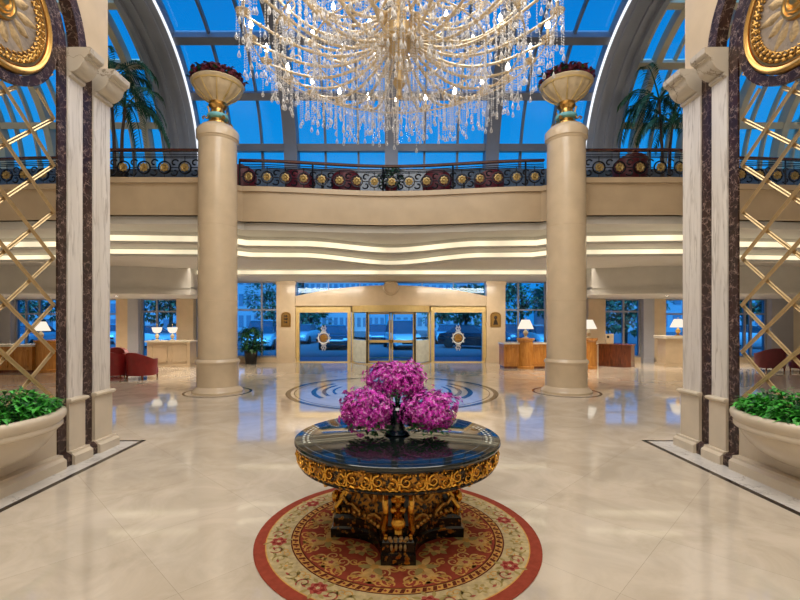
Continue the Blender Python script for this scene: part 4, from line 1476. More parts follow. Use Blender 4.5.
def scroll(r, a, size, mi, z, hand=1, w=0.012, turns=1.3, rot=0.0):
    rug.mi = mi
    c = rp(r, a, z)
    L, R = [], []
    n = 22
    for k in range(n + 1):
        t = k / n
        ang = a + rot + hand * (t * turns * 2 * PI)
        rad_ = size * (1 - 0.85 * t)
        ww = w * (1 - 0.5 * t) * (0.4 if k in (0,) else 1)
        for lst, e in ((L, -ww / 2), (R, ww / 2)):
            lst.append((c[0] + (rad_ + e) * cos(ang), c[1] + (rad_ + e) * sin(ang), z))
    rug.grid([L, R])


def petal_leaf(r, a, L, Wd, mi, z, rot):
    rug.mi = mi
    c = rp(r, a, z)
    an = a + rot
    ux, uy = cos(an), sin(an)
    pts = []
    for k in range(9):
        t = k / 8
        pts.append((c[0] + ux * L * t - uy * Wd * sin(PI * t) * 0.5, c[1] + uy * L * t + ux * Wd * sin(PI * t) * 0.5, z))
    for k in range(7, 0, -1):
        t = k / 8
        pts.append((c[0] + ux * L * t + uy * Wd * sin(PI * t) * 0.5, c[1] + uy * L * t - ux * Wd * sin(PI * t) * 0.5, z))
    rug.poly(pts)


RED, DEEP, CREAM, GOLD, GREEN, PINK, BROWN, TAN = range(8)
rr_ann(1.0, 1.0, RED, 0.0)
rug.mi = RED
rug.grid([[rp(1.0, 2 * PI * k / 96, 0.001) for k in range(96)], [rp(1.002, 2 * PI * k / 96, 0.007) for k in range(96)], [rp(0.992, 2 * PI * k / 96, ZR) for k in range(96)]], closed_u=True)
rr_ann(0.992, 0.925, RED, ZR)
rr_ann(0.925, 0.917, GOLD, ZR)
rr_ann(0.917, 0.755, CREAM, ZR)
rr_ann(0.755, 0.745, BROWN, ZR)
rr_ann(0.745, 0.700, GOLD, ZR)
rr_ann(0.700, 0.690, BROWN, ZR)
rr_ann(0.690, 0.02, RED, ZR)
rnd = random.Random(4)
A0 = -PI / 2
z1, z2, z3 = ZR + 0.0012, ZR + 0.0022, ZR + 0.0032
# chain ring
for k in range(72):
    a = A0 + 2 * PI * k / 72
    rug.mi = BROWN
    rug.poly([rp(0.742, a, z1), rp(0.742, a + 0.035, z1), rp(0.704, a + 0.055, z1), rp(0.704, a + 0.02, z1)])
    motif(0.722, a + 0.065, 0.011, 4, DEEP, z1, n=10)
# cream band: roses, leaves and scrolls
for k in range(16):
    a = A0 + 2 * PI * k / 16 + PI / 16
    if k % 2 == 0:
        motif(0.836, a, 0.062, 7, PINK, z2, amp=0.16)
        motif(0.836, a, 0.046, 5, DEEP, z2 + 0.0004, ph=0.4, amp=0.2)
        motif(0.836, a, 0.030, 5, PINK, z3, ph=0.9, amp=0.2)
        motif(0.836, a, 0.014, 5, CREAM, z3 + 0.0004, ph=0.2, amp=0.2)
        for q in range(8):
            petal_leaf(0.836 + 0.052 * cos(q * PI / 4), a + 0.062 * sin(q * PI / 4), 0.065, 0.028, GREEN, z1, q * PI / 4 + 0.4)
    else:
        motif(0.84, a, 0.045, 6, GREEN, z2, amp=0.3)
        motif(0.84, a, 0.028, 5, CREAM, z2 + 0.0004, ph=0.3, amp=0.3)
        motif(0.84, a, 0.012, 5, GOLD, z3, amp=0.2)
    for h in (1, -1):
        b = a + h * 0.125
        scroll(0.85, b, 0.052, GREEN if k % 2 else PINK, z1, h, 0.013, 1.2, rnd.uniform(-0.4, 0.4))
        scroll(0.80, b + h * 0.05, 0.038, GOLD, z1, -h, 0.011, 1.2, 0.5)
        petal_leaf(0.80, b - h * 0.02, 0.07, 0.024, GREEN, z1, h * 1.2)
        petal_leaf(0.88, b + h * 0.03, 0.06, 0.02, GREEN, z1, h * 2.0)
        petal_leaf(0.87, b - h * 0.05, 0.05, 0.02, PINK, z1, h * 1.7)
# inner band: gold scrolls and blossoms on red
for k in range(12):
    a = A0 + 2 * PI * k / 12
    big = k % 3 == 0
    motif(0.60, a + PI / 12, 0.060, 6, GOLD, z1, amp=0.25)
    motif(0.60, a + PI / 12, 0.042, 6, TAN, z2, ph=0.5, amp=0.25)
    motif(0.60, a + PI / 12, 0.020, 5, PINK, z3, amp=0.2)
    for h in (1, -1):
        scroll(0.625, a + h * 0.10, 0.062, GOLD, z1, h, 0.018, 1.4, 0.3)
        scroll(0.545, a + h * 0.17, 0.050, TAN, z2, -h, 0.014, 1.3, 0.9)
        scroll(0.50, a + h * 0.06, 0.045, GOLD, z1, h, 0.014, 1.2, 2.0)
        for q in range(4):
            petal_leaf(0.655 - 0.03 * q, a + h * (0.03 + 0.055 * q), 0.085, 0.03, (GOLD, TAN, GREEN, TAN)[q], z1, h * (2.2 - 0.3 * q))
        petal_leaf(0.66, a + h * 0.2, 0.075, 0.026, GOLD, z1, h * 1.5)
for k in range(24):
    a = A0 + 2 * PI * (k + 0.5) / 24
    for h in (1, -1):
        scroll(0.655, a + h * 0.05, 0.034, GOLD, z1 + 0.0002, h, 0.012, 1.1, 0.8)
        petal_leaf(0.58, a + h * 0.03, 0.06, 0.022, TAN, z1 + 0.0003, h * 0.8)
        petal_leaf(0.50, a + h * 0.05, 0.05, 0.02, GOLD, z1 + 0.0003, h * 1.3)
# star leaves toward the viewer and round the middle
for k in range(4):
    for h in (1, -1):
        a = A0 + k * PI / 2 + h * 0.30
        for q in range(6):
            petal_leaf(0.50, a, 0.15 if q % 2 == 0 else 0.12, 0.055, GREEN if q % 2 else TAN, z3 + 0.0004 * (q % 2), q * PI / 3 + h * 0.3)
        motif(0.50, a, 0.03, 5, GOLD, z3 + 0.001, amp=0.2)
    a = A0 + k * PI / 2 + PI / 4
    motif(0.36, a, 0.085, 6, GREEN, z1, amp=0.3)
    motif(0.36, a, 0.065, 6, TAN, z2, ph=0.5, amp=0.3)
    motif(0.36, a, 0.035, 5, PINK, z3, amp=0.2)
    for h in (1, -1):
        scroll(0.37, a + h * 0.30, 0.05, GOLD, z1, h, 0.014, 1.2, 0.4)
        petal_leaf(0.37, a + h * 0.18, 0.09, 0.03, GREEN, z1, h * 1.6)
ro = rug.build('rug', ['r_red', 'r_deep', 'r_cream', 'r_gold', 'r_green', 'r_pink', 'r_brown', 'r_tan'], fix=False, smooth=False)
tag(ro, 'round red and cream floral rug under the black and gold table', 'rug')

# ================================================================== round table
TC = (0.0, 3.65)
tb = thing('round_table', 'large round black granite table with gilded apron and carved base on the rug', 'table', (TC[0], TC[1], 0.0165))
TR = 0.832
tc3 = (TC[0], TC[1], 0)
MB().lathe([(0, 0.772), (TR - 0.02, 0.772), (TR - 0.004, 0.778), (TR, 0.79), (TR - 0.004, 0.801), (TR - 0.016, 0.807), (0, 0.807)], 96, tc3, cap=False).build('tabletop', 'granite', tb)
n = 84
for side in (0, PI):
    m = MB()
    for rr, off in ((0.748, 0), (0.715, 0.5)):
        for k in range(-5, 5):
            a0 = side + 2 * PI * (k + off) / n
            a1 = a0 + 2 * PI / n * 0.52
            m.poly([(TC[0] + (rr + d) * cos(a), TC[1] + (rr + d) * sin(a), 0.8078) for d, a in ((0, a0), (0.017, a0), (0.017, a1), (0, a1))])
    m.build('inlay', 'white_inlay', tb, fix=False)
m = MB()
for rr in (0.69, 0.772):
    m.grid([[(TC[0] + r_ * cos(2 * PI * k / 96), TC[1] + r_ * sin(2 * PI * k / 96), 0.8076) for k in range(97)] for r_ in (rr, rr + 0.006)])
m.build('inlay_line', 'slate', tb, fix=False)
m = MB().lathe([(0.60, 0.585), (0.70, 0.60), (0.765, 0.618), (0.79, 0.64), (0.798, 0.70), (0.795, 0.75), (0.805, 0.772)], 96, tc3, cap=False)
m.build('apron', 'black_orn', tb)
m = MB()
for k in range(28):
    a = 2 * PI * k / 28
    da = 2 * PI / 28

    def ap(u, v, lift=0.012):       # u around in metres, v height
        an = a + u / 0.79
        base = 0.795 - 0.02 * max(0, (0.66 - v) / 0.04) if v < 0.66 else 0.797
        return (TC[0] + (base + lift) * cos(an), TC[1] + (base + lift) * sin(an), v)
    for h in (1, -1):
        pts = []
        for q in range(18):
            t = q / 17
            ang = PI / 2 + h * t * 7.5
            r_ = 0.040 * (1 - 0.78 * t)
            pts.append(ap(h * 0.044 + r_ * cos(ang), 0.695 + h * 0.01 + r_ * sin(ang)))
        m.tube(pts, [0.0095 * (1 - 0.5 * q / 17) for q in range(18)], 5)
        pts = [ap(h * 0.01, 0.645), ap(h * 0.03, 0.655), ap(h * 0.06, 0.645), ap(h * 0.085, 0.665)]
        m.tube(pts, 0.008, 5)
    c = ap(0, 0.70)
    m.ball(c, 0.017, 8, 5)
    m.tube([ap(0, 0.655), ap(0.004, 0.69), ap(-0.004, 0.72), ap(0, 0.748)], [0.012, 0.007, 0.010, 0.004], 5)
    for u in (-0.07, -0.045, 0.045, 0.07):
        m.ball(ap(u, 0.745, 0.006), 0.009, 6, 4)
m.build('gilding', 'gilt', tb)
m = MB()
m.lathe([(0.755, 0.612), (0.775, 0.606), (0.79, 0.616), (0.788, 0.630)], 96, tc3, cap=False)
m.lathe([(0.798, 0.757), (0.808, 0.760), (0.808, 0.770), (0.80, 0.772)], 96, tc3, cap=False)
m.build('apron_bead', 'black_gold', tb)
# base: star plinth with four concave sides
ZB = 0.0165


def star(tip, half, waist, n=10):
    pts = []
    for k in range(4):
        a = -PI / 2 + k * PI / 2
        ux, uy = cos(a), sin(a)
        vx, vy = -uy, ux
        pL = (ux * tip - vx * half, uy * tip - vy * half)
        pR = (ux * tip + vx * half, uy * tip + vy * half)
        pts += [pL, pR]
        b = a + PI / 2
        wx, wy = cos(b), sin(b)
        zx, zy = -wy, wx
        nL = (wx * tip - zx * half, wy * tip - zy * half)
        dgl = a + PI / 4
        mid = (waist * cos(dgl), waist * sin(dgl))
        for q in range(1, n):
            t = q / n
            pts.append(((1 - t) ** 2 * pR[0] + 2 * t * (1 - t) * mid[0] + t * t * nL[0], (1 - t) ** 2 * pR[1] + 2 * t * (1 - t) * mid[1] + t * t * nL[1]))
    return [(TC[0] + p[0], TC[1] + p[1]) for p in pts]


m = MB()
rows = []
for tip, half, waist, z in ((0.53, 0.125, 0.14, ZB), (0.53, 0.125, 0.14, ZB + 0.07), (0.51, 0.115, 0.13, ZB + 0.085), (0.51, 0.115, 0.13, ZB + 0.15), (0.49, 0.10, 0.11, ZB + 0.175), (0.46, 0.085, 0.10, ZB + 0.18)):
    rows.append([(x, y, z) for x, y in star(tip, half, waist)])
m.grid(rows, closed_u=True)
m.poly(rows[-1])
m.build('plinth', 'black_gold', tb, angle=30)
MB().lathe([(0.20, ZB + 0.17), (0.17, 0.25), (0.13, 0.34), (0.16, 0.42), (0.24, 0.50), (0.40, 0.57), (0.62, 0.60)], 48, tc3, cap=False).build('core', 'black_orn', tb)
for k in range(4):
    a = -PI / 2 + k * PI / 2
    T = Matrix.Translation((TC[0], TC[1], 0)) @ Matrix.Rotation(a, 4, 'Z')
    prof = [(0.12, 0.19), (0.46, 0.19), (0.47, 0.25), (0.42, 0.30), (0.37, 0.36), (0.36, 0.42), (0.40, 0.48), (0.50, 0.53), (0.60, 0.56), (0.66, 0.60), (0.12, 0.60)]
    lg = MB()
    lg.prism([(x, z) for x, z in prof], 'y', -0.075, 0.075)
    leg = lg.xf(T).build('leg', 'black_gold', tb, angle=30)
    q = MB()
    for h in (1, -1):      # slate facets flanking the gold spine
        q.prism([(0.475, 0.27), (0.43, 0.315), (0.38, 0.37), (0.372, 0.42), (0.41, 0.475), (0.50, 0.515), (0.49, 0.53), (0.35, 0.50), (0.34, 0.30)], 'y', h * 0.045, h * 0.083)
    q.xf(T).build('facet', 'slate', leg, smooth=False)
    q = MB()
    spine = [(0.49, 0.22), (0.475, 0.27), (0.435, 0.315), (0.39, 0.37), (0.38, 0.42), (0.42, 0.475), (0.51, 0.525), (0.60, 0.555)]
    q.tube([(x, 0, z) for x, z in spine], [0.032, 0.040, 0.034, 0.030, 0.030, 0.036, 0.040, 0.03], 8)
    q.ball((0.50, 0, 0.30), 0.052, 12, 8, (0.8, 1.0, 1.0))
    for h in (1, -1):
        q.ball((0.455, h * 0.032, 0.375), 0.026, 8, 5)
        q.ball((0.43, h * 0.03, 0.44), 0.024, 8, 5)
        # big side volute
        pts = []
        for u in range(22):
            t = u / 21
            ang = -0.6 + t * 8.5
            r_ = 0.085 * (1 - 0.75 * t)
            pts.append((0.50 + r_ * cos(ang), h * (0.088 + 0.02 * t), 0.46 + r_ * sin(ang)))
        q.tube(pts, [0.020 * (1 - 0.5 * u / 21) for u in range(22)], 6)
        q.tube([(0.46, h * 0.09, 0.20), (0.49, h * 0.10, 0.25), (0.45, h * 0.09, 0.30), (0.40, h * 0.085, 0.36), (0.42, h * 0.09, 0.41)], [0.018, 0.024, 0.018, 0.014, 0.010], 6)
        for u in range(5):
            q.ball((0.52 - 0.035 * u, h * (0.09 - 0.002 * u), 0.205), 0.014, 6, 4)
    q.xf(T).build('gilt_mount', 'gilt', leg)
    q = MB()
    for h in (-0.048, -0.016, 0.016, 0.048):
        q.ball((0.515, h, ZB + 0.12), 0.016, 7, 5, (1, 0.7, 1.6))
        q.ball((0.505, h, ZB + 0.16), 0.012, 7, 5)
    for u in range(4):
        q.ball((0.515, -0.06 + 0.04 * u, 0.20), 0.015, 6, 4)
    q.xf(T).build('claw', 'brass', leg, smooth=False)
    # scroll brackets between the legs, under the apron
    T2 = Matrix.Translation((TC[0], TC[1], 0)) @ Matrix.Rotation(a + PI / 4, 4, 'Z')
    q = MB()
    for h in (1, -1):
        pts = []
        for u in range(26):
            t = u / 25
            ang = PI / 2 - h * 0 + h * t * 9
            r_ = 0.085 * (1 - 0.72 * t)
            pts.append((0.40 + 0.02 * cos(ang), h * 0.13 + r_ * cos(ang), 0.47 + r_ * sin(ang)))
        q.tube(pts, [0.019 * (1 - 0.45 * u / 25) for u in range(26)], 6)
        q.tube([(0.36, h * 0.05, 0.26), (0.37, h * 0.13, 0.30), (0.36, h * 0.20, 0.28), (0.38, h * 0.24, 0.34)], 0.016, 6)
    q.ball((0.40, 0, 0.50), 0.05, 10, 6, (0.6, 1, 1))
    for u in range(9):
        q.ball((0.35 + 0.012 * abs(u - 4), -0.2 + 0.05 * u, 0.245), 0.02, 6, 4)
    q.xf(T2).build('bracket', 'gold_relief', tb)
    q = MB()
    q.prism([(0.10, 0.19), (0.33, 0.19), (0.34, 0.30), (0.30, 0.38), (0.34, 0.50), (0.45, 0.58), (0.10, 0.58)], 'y', -0.20, 0.20)
    q.xf(T2).build('base_panel', 'black_orn', tb, angle=30)

# ================================================================== orchids on the table
fa = thing('flower_arrangement', 'three-headed bouquet of magenta orchids in a dark vase on the round table', 'flowers', (TC[0], TC[1], 0.808))
MB().lathe([(0.0, 0.8085), (0.10, 0.8085), (0.11, 0.82), (0.07, 0.85), (0.06, 0.90), (0.09, 0.96), (0.10, 1.02), (0.085, 1.04), (0.07, 1.02), (0, 1.0)], 28, (0.0, 3.66, 0), cap=False).build('vase', 'vase', fa)


def blossom(m, p, d, size, rnd):
    d = Vector(d).normalized()
    u = d.orthogonal().normalized()
    v = d.cross(u)
    ph = rnd.random() * PI
    for k in range(5):
        a = ph + k * 2 * PI / 5
        dirv = (u * cos(a) + v * sin(a)) * 0.9 + d * 0.35
        m.mi = rnd.choice((0, 0, 0, 0, 1, 2, 2))
        m.leaf(p, dirv, size * rnd.uniform(0.8, 1.3), size * 0.6, 0.35, up=d)
    m.mi = 1
    m.octa(tuple(Vector(p) + d * 0.006), 0.007, 0.007)


def bunch(c, rx, ry, rz, n, seed):
    rnd = random.Random(seed)
    m = MB()
    ax_ = [Vector((rnd.uniform(-1, 1), rnd.uniform(-1, 1), rnd.uniform(-.6, 1))).normalized() for q in range(7)]
    for k in range(n):
        zz = rnd.uniform(-0.75, 1)
        a = rnd.random() * 2 * PI
        q = math.sqrt(1 - zz * zz)
        sh = rnd.uniform(0.5, 1.06) if k % 3 == 0 else rnd.uniform(0.8, 1.06)
        d = Vector((q * cos(a), q * sin(a), zz))
        sh *= 0.84 + 0.30 * max(max(0, d.dot(v_)) ** 6 for v_ in ax_)
        if rnd.random() < 0.12:
            sh *= rnd.uniform(1.05, 1.2)
        p = (c[0] + d.x * rx * sh, c[1] + d.y * ry * sh, c[2] + d.z * rz * sh)
        dd = d + Vector((rnd.uniform(-0.5, 0.5), rnd.uniform(-0.5, 0.5), rnd.uniform(-0.3, 0.6)))
        blossom(m, p, dd, rnd.uniform(0.018, 0.034), rnd)
    m.build('flower_bunch', ['orchid', 'orchid_pale', 'orchid_deep'], fa, fix=False)


bunch((X(397, 3.75), 3.75, Z(381, 3.75)), 0.255, 0.21, 0.165, 760, 1)
bunch((X(366, 3.55), 3.55, Z(411, 3.55)), 0.22, 0.20, 0.175, 740, 2)
bunch((X(429, 3.55), 3.55, Z(412, 3.55)), 0.22, 0.20, 0.175, 740, 3)
m = MB()
rnd = random.Random(8)
for k in range(420):
    a = rnd.random() * 2 * PI
    cx, cy, zz = rnd.choice(((X(368, 3.55), 3.55, 0.885), (X(428, 3.55), 3.55, 0.885), (X(368, 3.55), 3.55, 0.885), (X(428, 3.55), 3.55, 0.885), (X(397, 3.72), 3.72, 1.12)))
    r = 0.15 * rnd.random() ** 0.5
    m.leaf((cx + r * cos(a), cy + r * sin(a), zz + rnd.uniform(-0.03, 0.06)), (cos(a), sin(a), rnd.uniform(-0.1, 0.5)), 0.075, 0.036, 0.3)
for cx, cy, cz in ((X(366, 3.55), 3.55, 1.0), (X(429, 3.55), 3.55, 1.0), (X(397, 3.75), 3.75, 1.2)):
    for q in range(7):
        e = (cx + rnd.uniform(-0.1, 0.1), cy + rnd.uniform(-0.1, 0.1), cz)
        m.tube([(0, 3.66, 1.0), ((e[0]) * 0.5, (e[1] + 3.66) / 2, cz - 0.02), e], 0.005, 4)
m.build('foliage', 'leaf_dark', fa, fix=False)

# ================================================================== chandelier
CH = (0.02, 3.75)
ch = thing('chandelier', 'huge gold and crystal chandelier hanging above the round table', 'chandelier', (CH[0], CH[1], 4.2))
HB = 4.2
c3 = (CH[0], CH[1], 0)
MB().lathe([(0.0, 3.62), (0.03, 3.64), (0.02, 3.70), (0.055, 3.76), (0.03, 3.84), (0.025, 3.98), (0.075, 4.02), (0.12, 4.08), (0.15, 4.14), (0.13, 4.22), (0.06, 4.28), (0.05, 4.45), (0.10, 4.55), (0.12, 4.62), (0.06, 4.70), (0.05, 4.9), (0.10, 5.0), (0.10, 5.08), (0.05, 5.15), (0.04, 5.6), (0.07, 5.7), (0.03, 5.8), (0.02, 6.0)], 28, c3, cap=False).build('stem', 'brass', ch)
MB().tube([(CH[0], CH[1], 5.95), (CH[0], CH[1], 9.9)], 0.02, 8).build('chain', 'brass', ch)
MB().lathe([(0.03, 9.7), (0.14, 9.80), (0.22, 9.895)], 24, c3, cap=False).build('ceiling_rose', 'gold', ch)


def arm_mesh(R, h, dip, n=18, r=0.013):
    """arm in the x-z plane, from the hub to the candle cup"""
    pts = []
    for k in range(n + 1):
        t = k / n
        x = 0.10 + (R - 0.10) * t
        z = h * t ** 3 - dip * sin(PI * t ** 0.85) + 0.0
        pts.append((x, 0, z))
    return pts


def strand(m, p, L, rnd, step=0.021, br=0.0075):
    z = p[2]
    n_ = int(L / step)
    for k in range(n_):
        m.octa((p[0], p[1], z - k * step), br, br * 1.15)
    zz = z - n_ * step
    rows = []
    for rr, dz in ((0.002, 0.0), (0.006, -0.012), (0.013, -0.032), (0.0145, -0.042), (0.0115, -0.052), (0.001, -0.058)):
        rows.append([(p[0] + rr * cos(a), p[1] + rr * sin(a), zz + dz) for a in [2 * PI * j / 7 for j in range(7)]])
    m.grid(rows, closed_u=True)


CHT = [(1.26, 24, 4.12, 0.00, 0.22, 0.0), (1.05, 18, 4.34, 0.12, 0.22, 0.06), (0.92, 14, 4.60, 0.14, 0.18, 0.1), (0.55, 10, 5.0, 0.2, 0.10, 0.0)]
strand_spots = []
rnd = random.Random(77)
for (R, n, zh, h, dip, ph) in CHT:
    proto_arm = None
    pts = arm_mesh(R, h, dip)
    for k in range(n):
        a = ph + 2 * PI * k / n
        if proto_arm is None:
            m = MB()
            m.tube([(x, y, z) for x, y, z in pts], [0.013 - 0.003 * i / len(pts) for i in range(len(pts))], 7)
            e = pts[-1]
            # glass sleeve rings along the arm
            for i in range(2, len(pts) - 1, 2):
                m.ball(pts[i], 0.017, 7, 4)
            # small curl
            m.tube([(e[0] - 0.30 + 0.05 * cos(t), 0, e[2] - dip * 0.4 + 0.06 + 0.05 * sin(t)) for t in [0.4 * q for q in range(12)]], 0.007, 5)
            m.lathe([(0.012, 0.0), (0.05, 0.012), (0.058, 0.024), (0.05, 0.026), (0.015, 0.02)], 14, e, cap=False)
            m.V = [(x + CH[0], y + CH[1], z + zh) for x, y, z in m.V]
            arm = m.build('arm', 'arm', ch)
            # place its own origin on the stem so that copies can be turned about it
            m2 = MB().lathe([(0.013, 0.02), (0.013, 0.10)], 10, (e[0] + CH[0], e[1] + CH[1], e[2] + zh))
            m2.build('candle', 'ceramic', arm)
            m3 = MB().lathe([(0.004, 0.10), (0.016, 0.112), (0.021, 0.13), (0.012, 0.158), (0.001, 0.182)], 10, (e[0] + CH[0], e[1] + CH[1], e[2] + zh), cap=False)
            m3.build('bulb', 'bulb', arm)
            proto_arm = arm
            first = arm
        else:
            arm = copy_tree(proto_arm, ch)
        arm.rotation_euler = (0, 0, a)
        # hanging strands
        ca, sa = cos(a), sin(a)
        e = pts[-1]
        for j in range(5):
            b = 2 * PI * j / 5
            strand_spots.append((e[0] * ca + 0.05 * cos(b), e[0] * sa + 0.05 * sin(b), zh + e[2] + 0.01, rnd.uniform(0.10, 0.34)))
        for i in (4, 6, 8, 10, 12, 13, 14, 15, 16):
            x, y, z = pts[i]
            strand_spots.append((x * ca, x * sa, zh + z - 0.012, rnd.uniform(0.10, 0.34)))
        for j in range(2):
            b = a + (j + 1) * (2 * PI / n) / 3
            strand_spots.append((R * 0.97 * cos(b), R * 0.97 * sin(b), zh + e[2] - 0.02, rnd.uniform(0.12, 0.30)))
for j in range(26):
    b = 2 * PI * j / 26
    strand_spots.append((0.16 * cos(b), 0.16 * sin(b), 4.06, rnd.uniform(0.45, 0.62)))
    strand_spots.append((0.30 * cos(b), 0.30 * sin(b), 4.02, rnd.uniform(0.3, 0.5)))
for j in range(80):
    b = 2 * PI * j / 80 + 0.03
    strand_spots.append((0.72 * cos(b), 0.72 * sin(b), 3.98, rnd.uniform(0.18, 0.42)))
    strand_spots.append((1.02 * cos(b), 1.02 * sin(b), 3.98, rnd.uniform(0.18, 0.40)))
# gold rings that carry the inner rows
m = MB()
for R, z in ((0.16, 4.06), (0.30, 4.02), (0.72, 3.985), (1.02, 3.985), (1.26, 4.10)):
    m.tube([(CH[0] + R * cos(2 * PI * k / 64), CH[1] + R * sin(2 * PI * k / 64), z) for k in range(65)], 0.007, 5)
m.build('ring', 'arm', ch)
# swags of beads from cup to cup and from cup to stem
m = MB()
for (R, n, zh, h, dip, ph) in CHT[:3]:
    for k in range(n):
        a0, a1 = ph + 2 * PI * k / n, ph + 2 * PI * (k + 1) / n
        for q in range(18):
            t = q / 17
            a = a0 + (a1 - a0) * t
            m.octa((CH[0] + R * cos(a), CH[1] + R * sin(a), zh + h - 0.10 * sin(PI * t)), 0.008, 0.009)
        if k % 2 == 0:
            for q in range(46):
                t = q / 45
                r = R * (1 - t) + 0.08 * t
                m.octa((CH[0] + r * cos(a0), CH[1] + r * sin(a0), zh + h + (0.62) * t ** 1.6 - 0.12 * sin(PI * t)), 0.008, 0.009)
m.build('bead_swags', 'crystal', ch, smooth=False, fix=False)
# nearest-to-the-front 96 strands as parts, the rest as one
order = sorted(range(len(strand_spots)), key=lambda i: strand_spots[i][1] - 0.15 * strand_spots[i][3])
step = max(1, len(order) // 96)
solo = set(order[::step][:96])
rest = MB()
for i, (x, y, z, L) in enumerate(strand_spots):
    if i in solo:
        m = MB()
        strand(m, (CH[0] + x, CH[1] + y, z), L, rnd)
        m.build('crystal_strand', 'crystal', ch, fix=False, angle=75)
    else:
        strand(rest, (CH[0] + x, CH[1] + y, z), L, rnd)
r_ = rest.build('crystal_strands', 'crystal', ch, fix=False, angle=75)
r_['kind'] = 'stuff'
print('STRANDS', len(strand_spots))

# ================================================================== outside
g = MB().box(-70, 70, BACK + 0.3, 110, -0.3, -0.02).build('ground_outside', 'asphalt', smooth=False)
tag(g, 'grey asphalt forecourt outside the glass front', 'ground', kind='structure')
g = MB().box(-30, 30, BACK + 0.3, 21.0, -0.02, 0.0).build('path_outside', 'paver', smooth=False)
tag(g, 'pinkish paved strip just outside the entrance doors', 'pavement', kind='structure')


def car(label, loc, rz, paint, kind='sedan'):
    t = thing('car', label, 'car')
    # stations along y (front = -y): (y, half width, sill z, belt z)
    st = [(-2.15, 0.70, 0.32, 0.55), (-2.05, 0.84, 0.24, 0.70), (-1.6, 0.89, 0.20, 0.86), (-0.9, 0.90, 0.20, 0.96), (0.9, 0.90, 0.20, 1.0), (1.6, 0.88, 0.22, 0.98), (2.0, 0.82, 0.28, 0.92), (2.12, 0.72, 0.40, 0.75)]
    rows = []
    for y, w, a, b in st:
        rows.append([(-w * 0.9, y, a), (-w, y, a + 0.15), (-w, y, b - 0.12), (-w * 0.9, y, b), (w * 0.9, y, b), (w, y, b - 0.12), (w, y, a + 0.15), (w * 0.9, y, a)])
    m = MB().grid(rows, closed_u=True)
    m.poly(rows[0][::-1])
    m.poly(rows[-1])
    m.build('body', paint, t, angle=40)
    hh = 1.46 if kind == 'sedan' else 1.78
    back = 1.55 if kind == 'sedan' else 2.0
    cab = [(-1.0, 0.80, 0.95), (-0.25, 0.68, hh - 0.05), (0.1, 0.66, hh), (back - 0.6, 0.66, hh - 0.02), (back, 0.76, 1.0)]
    rows = [[(-w, y, 0.94), (-w * 0.97, y, z - 0.03 if z > 1 else z), (-w * 0.8, y, z), (w * 0.8, y, z), (w * 0.97, y, z - 0.03 if z > 1 else z), (w, y, 0.94)] for y, w, z in cab]
    MB().grid(rows).build('windows', 'car_glass', t, angle=40)
    rr = [(-0.27, 0.685, hh - 0.045), (0.1, 0.67, hh + 0.012), (back - 0.58, 0.67, hh - 0.005)]
    MB().grid([[(-w, y, z - 0.03), (-w * 0.8, y, z), (w * 0.8, y, z), (w, y, z - 0.03)] for y, w, z in rr]).build('roof', paint, t)
    for sx in (-1, 1):
        for y in (-1.35, 1.32):
            T = Matrix.Translation((sx * 0.84, y, 0.31)) @ Matrix.Rotation(PI / 2, 4, 'Y')
            MB().lathe([(0.0, -0.11), (0.20, -0.11), (0.29, -0.09), (0.31, -0.05), (0.31, 0.05), (0.29, 0.09), (0.20, 0.11), (0.0, 0.11)], 20, cap=False).xf(T).build('wheel', 'tyre', t)
        MB().ball((sx * 0.62, -2.08, 0.62), 0.14, 10, 6, (1.2, 0.5, 0.7)).build('headlight', 'headlight', t)
    MB().box(-0.42, 0.42, -2.16, -2.1, 0.36, 0.52).build('grille', 'tyre', t, smooth=False)
    t.location = loc
    t.rotation_euler = (0, 0, rz)
    return t


cars = [(X(262, 27.6), 27.6, 8, 'car4', 'van', 'white van parked outside the window with the potted plant'),
        (X(303, 34.0), 34.0, -5, 'car2', 'sedan', 'pale car outside, seen at the left edge of the left emblem door'),
        (X(335, 27.6), 27.7, 6, 'car1', 'sedan', 'dark car outside, seen in the left emblem door right of the emblem'),
        (X(378, 34.0), 34.0, 0, 'car5', 'sedan', 'blue-grey car outside, seen through the left revolving door leaf'),
        (X(402, 27.6), 27.8, 10, 'car0', 'van', 'pale van outside, seen through the right revolving door leaf'),
        (X(448, 34.0), 34.0, -8, 'car2', 'sedan', 'pale car outside, seen in the right emblem door left of the emblem'),
        (X(474, 27.6), 27.8, 60, 'car3', 'sedan', 'black car outside turned sideways, seen in the right emblem door'),
        (X(511, 34.0), 34.0, 5, 'car5', 'sedan', 'blue-grey car outside the window left of the first reception lamp'),
        (X(546, 27.6), 27.7, -6, 'car0', 'sedan', 'silver car outside the window right of the first reception lamp'),
        (X(148, 27.6), 27.7, 70, 'car4', 'sedan', 'pale car outside the window behind the stone counter'),
        (X(114, 34.0), 34.0, 20, 'car0', 'sedan', 'silver car outside, beside the pilaster behind the red armchairs'),
        (X(27, 27.6), 27.8, 10, 'car2', 'sedan', 'pale car outside, seen through the left lattice'),
        (X(757, 27.6), 27.7, 30, 'car4', 'sedan', 'pale car outside, seen through the right lattice')]
for x, y, a, p, k, lab in cars:
    tag(car(lab, (x, y, -0.02), rad(a), p, k), lab, 'car', 'parked cars')


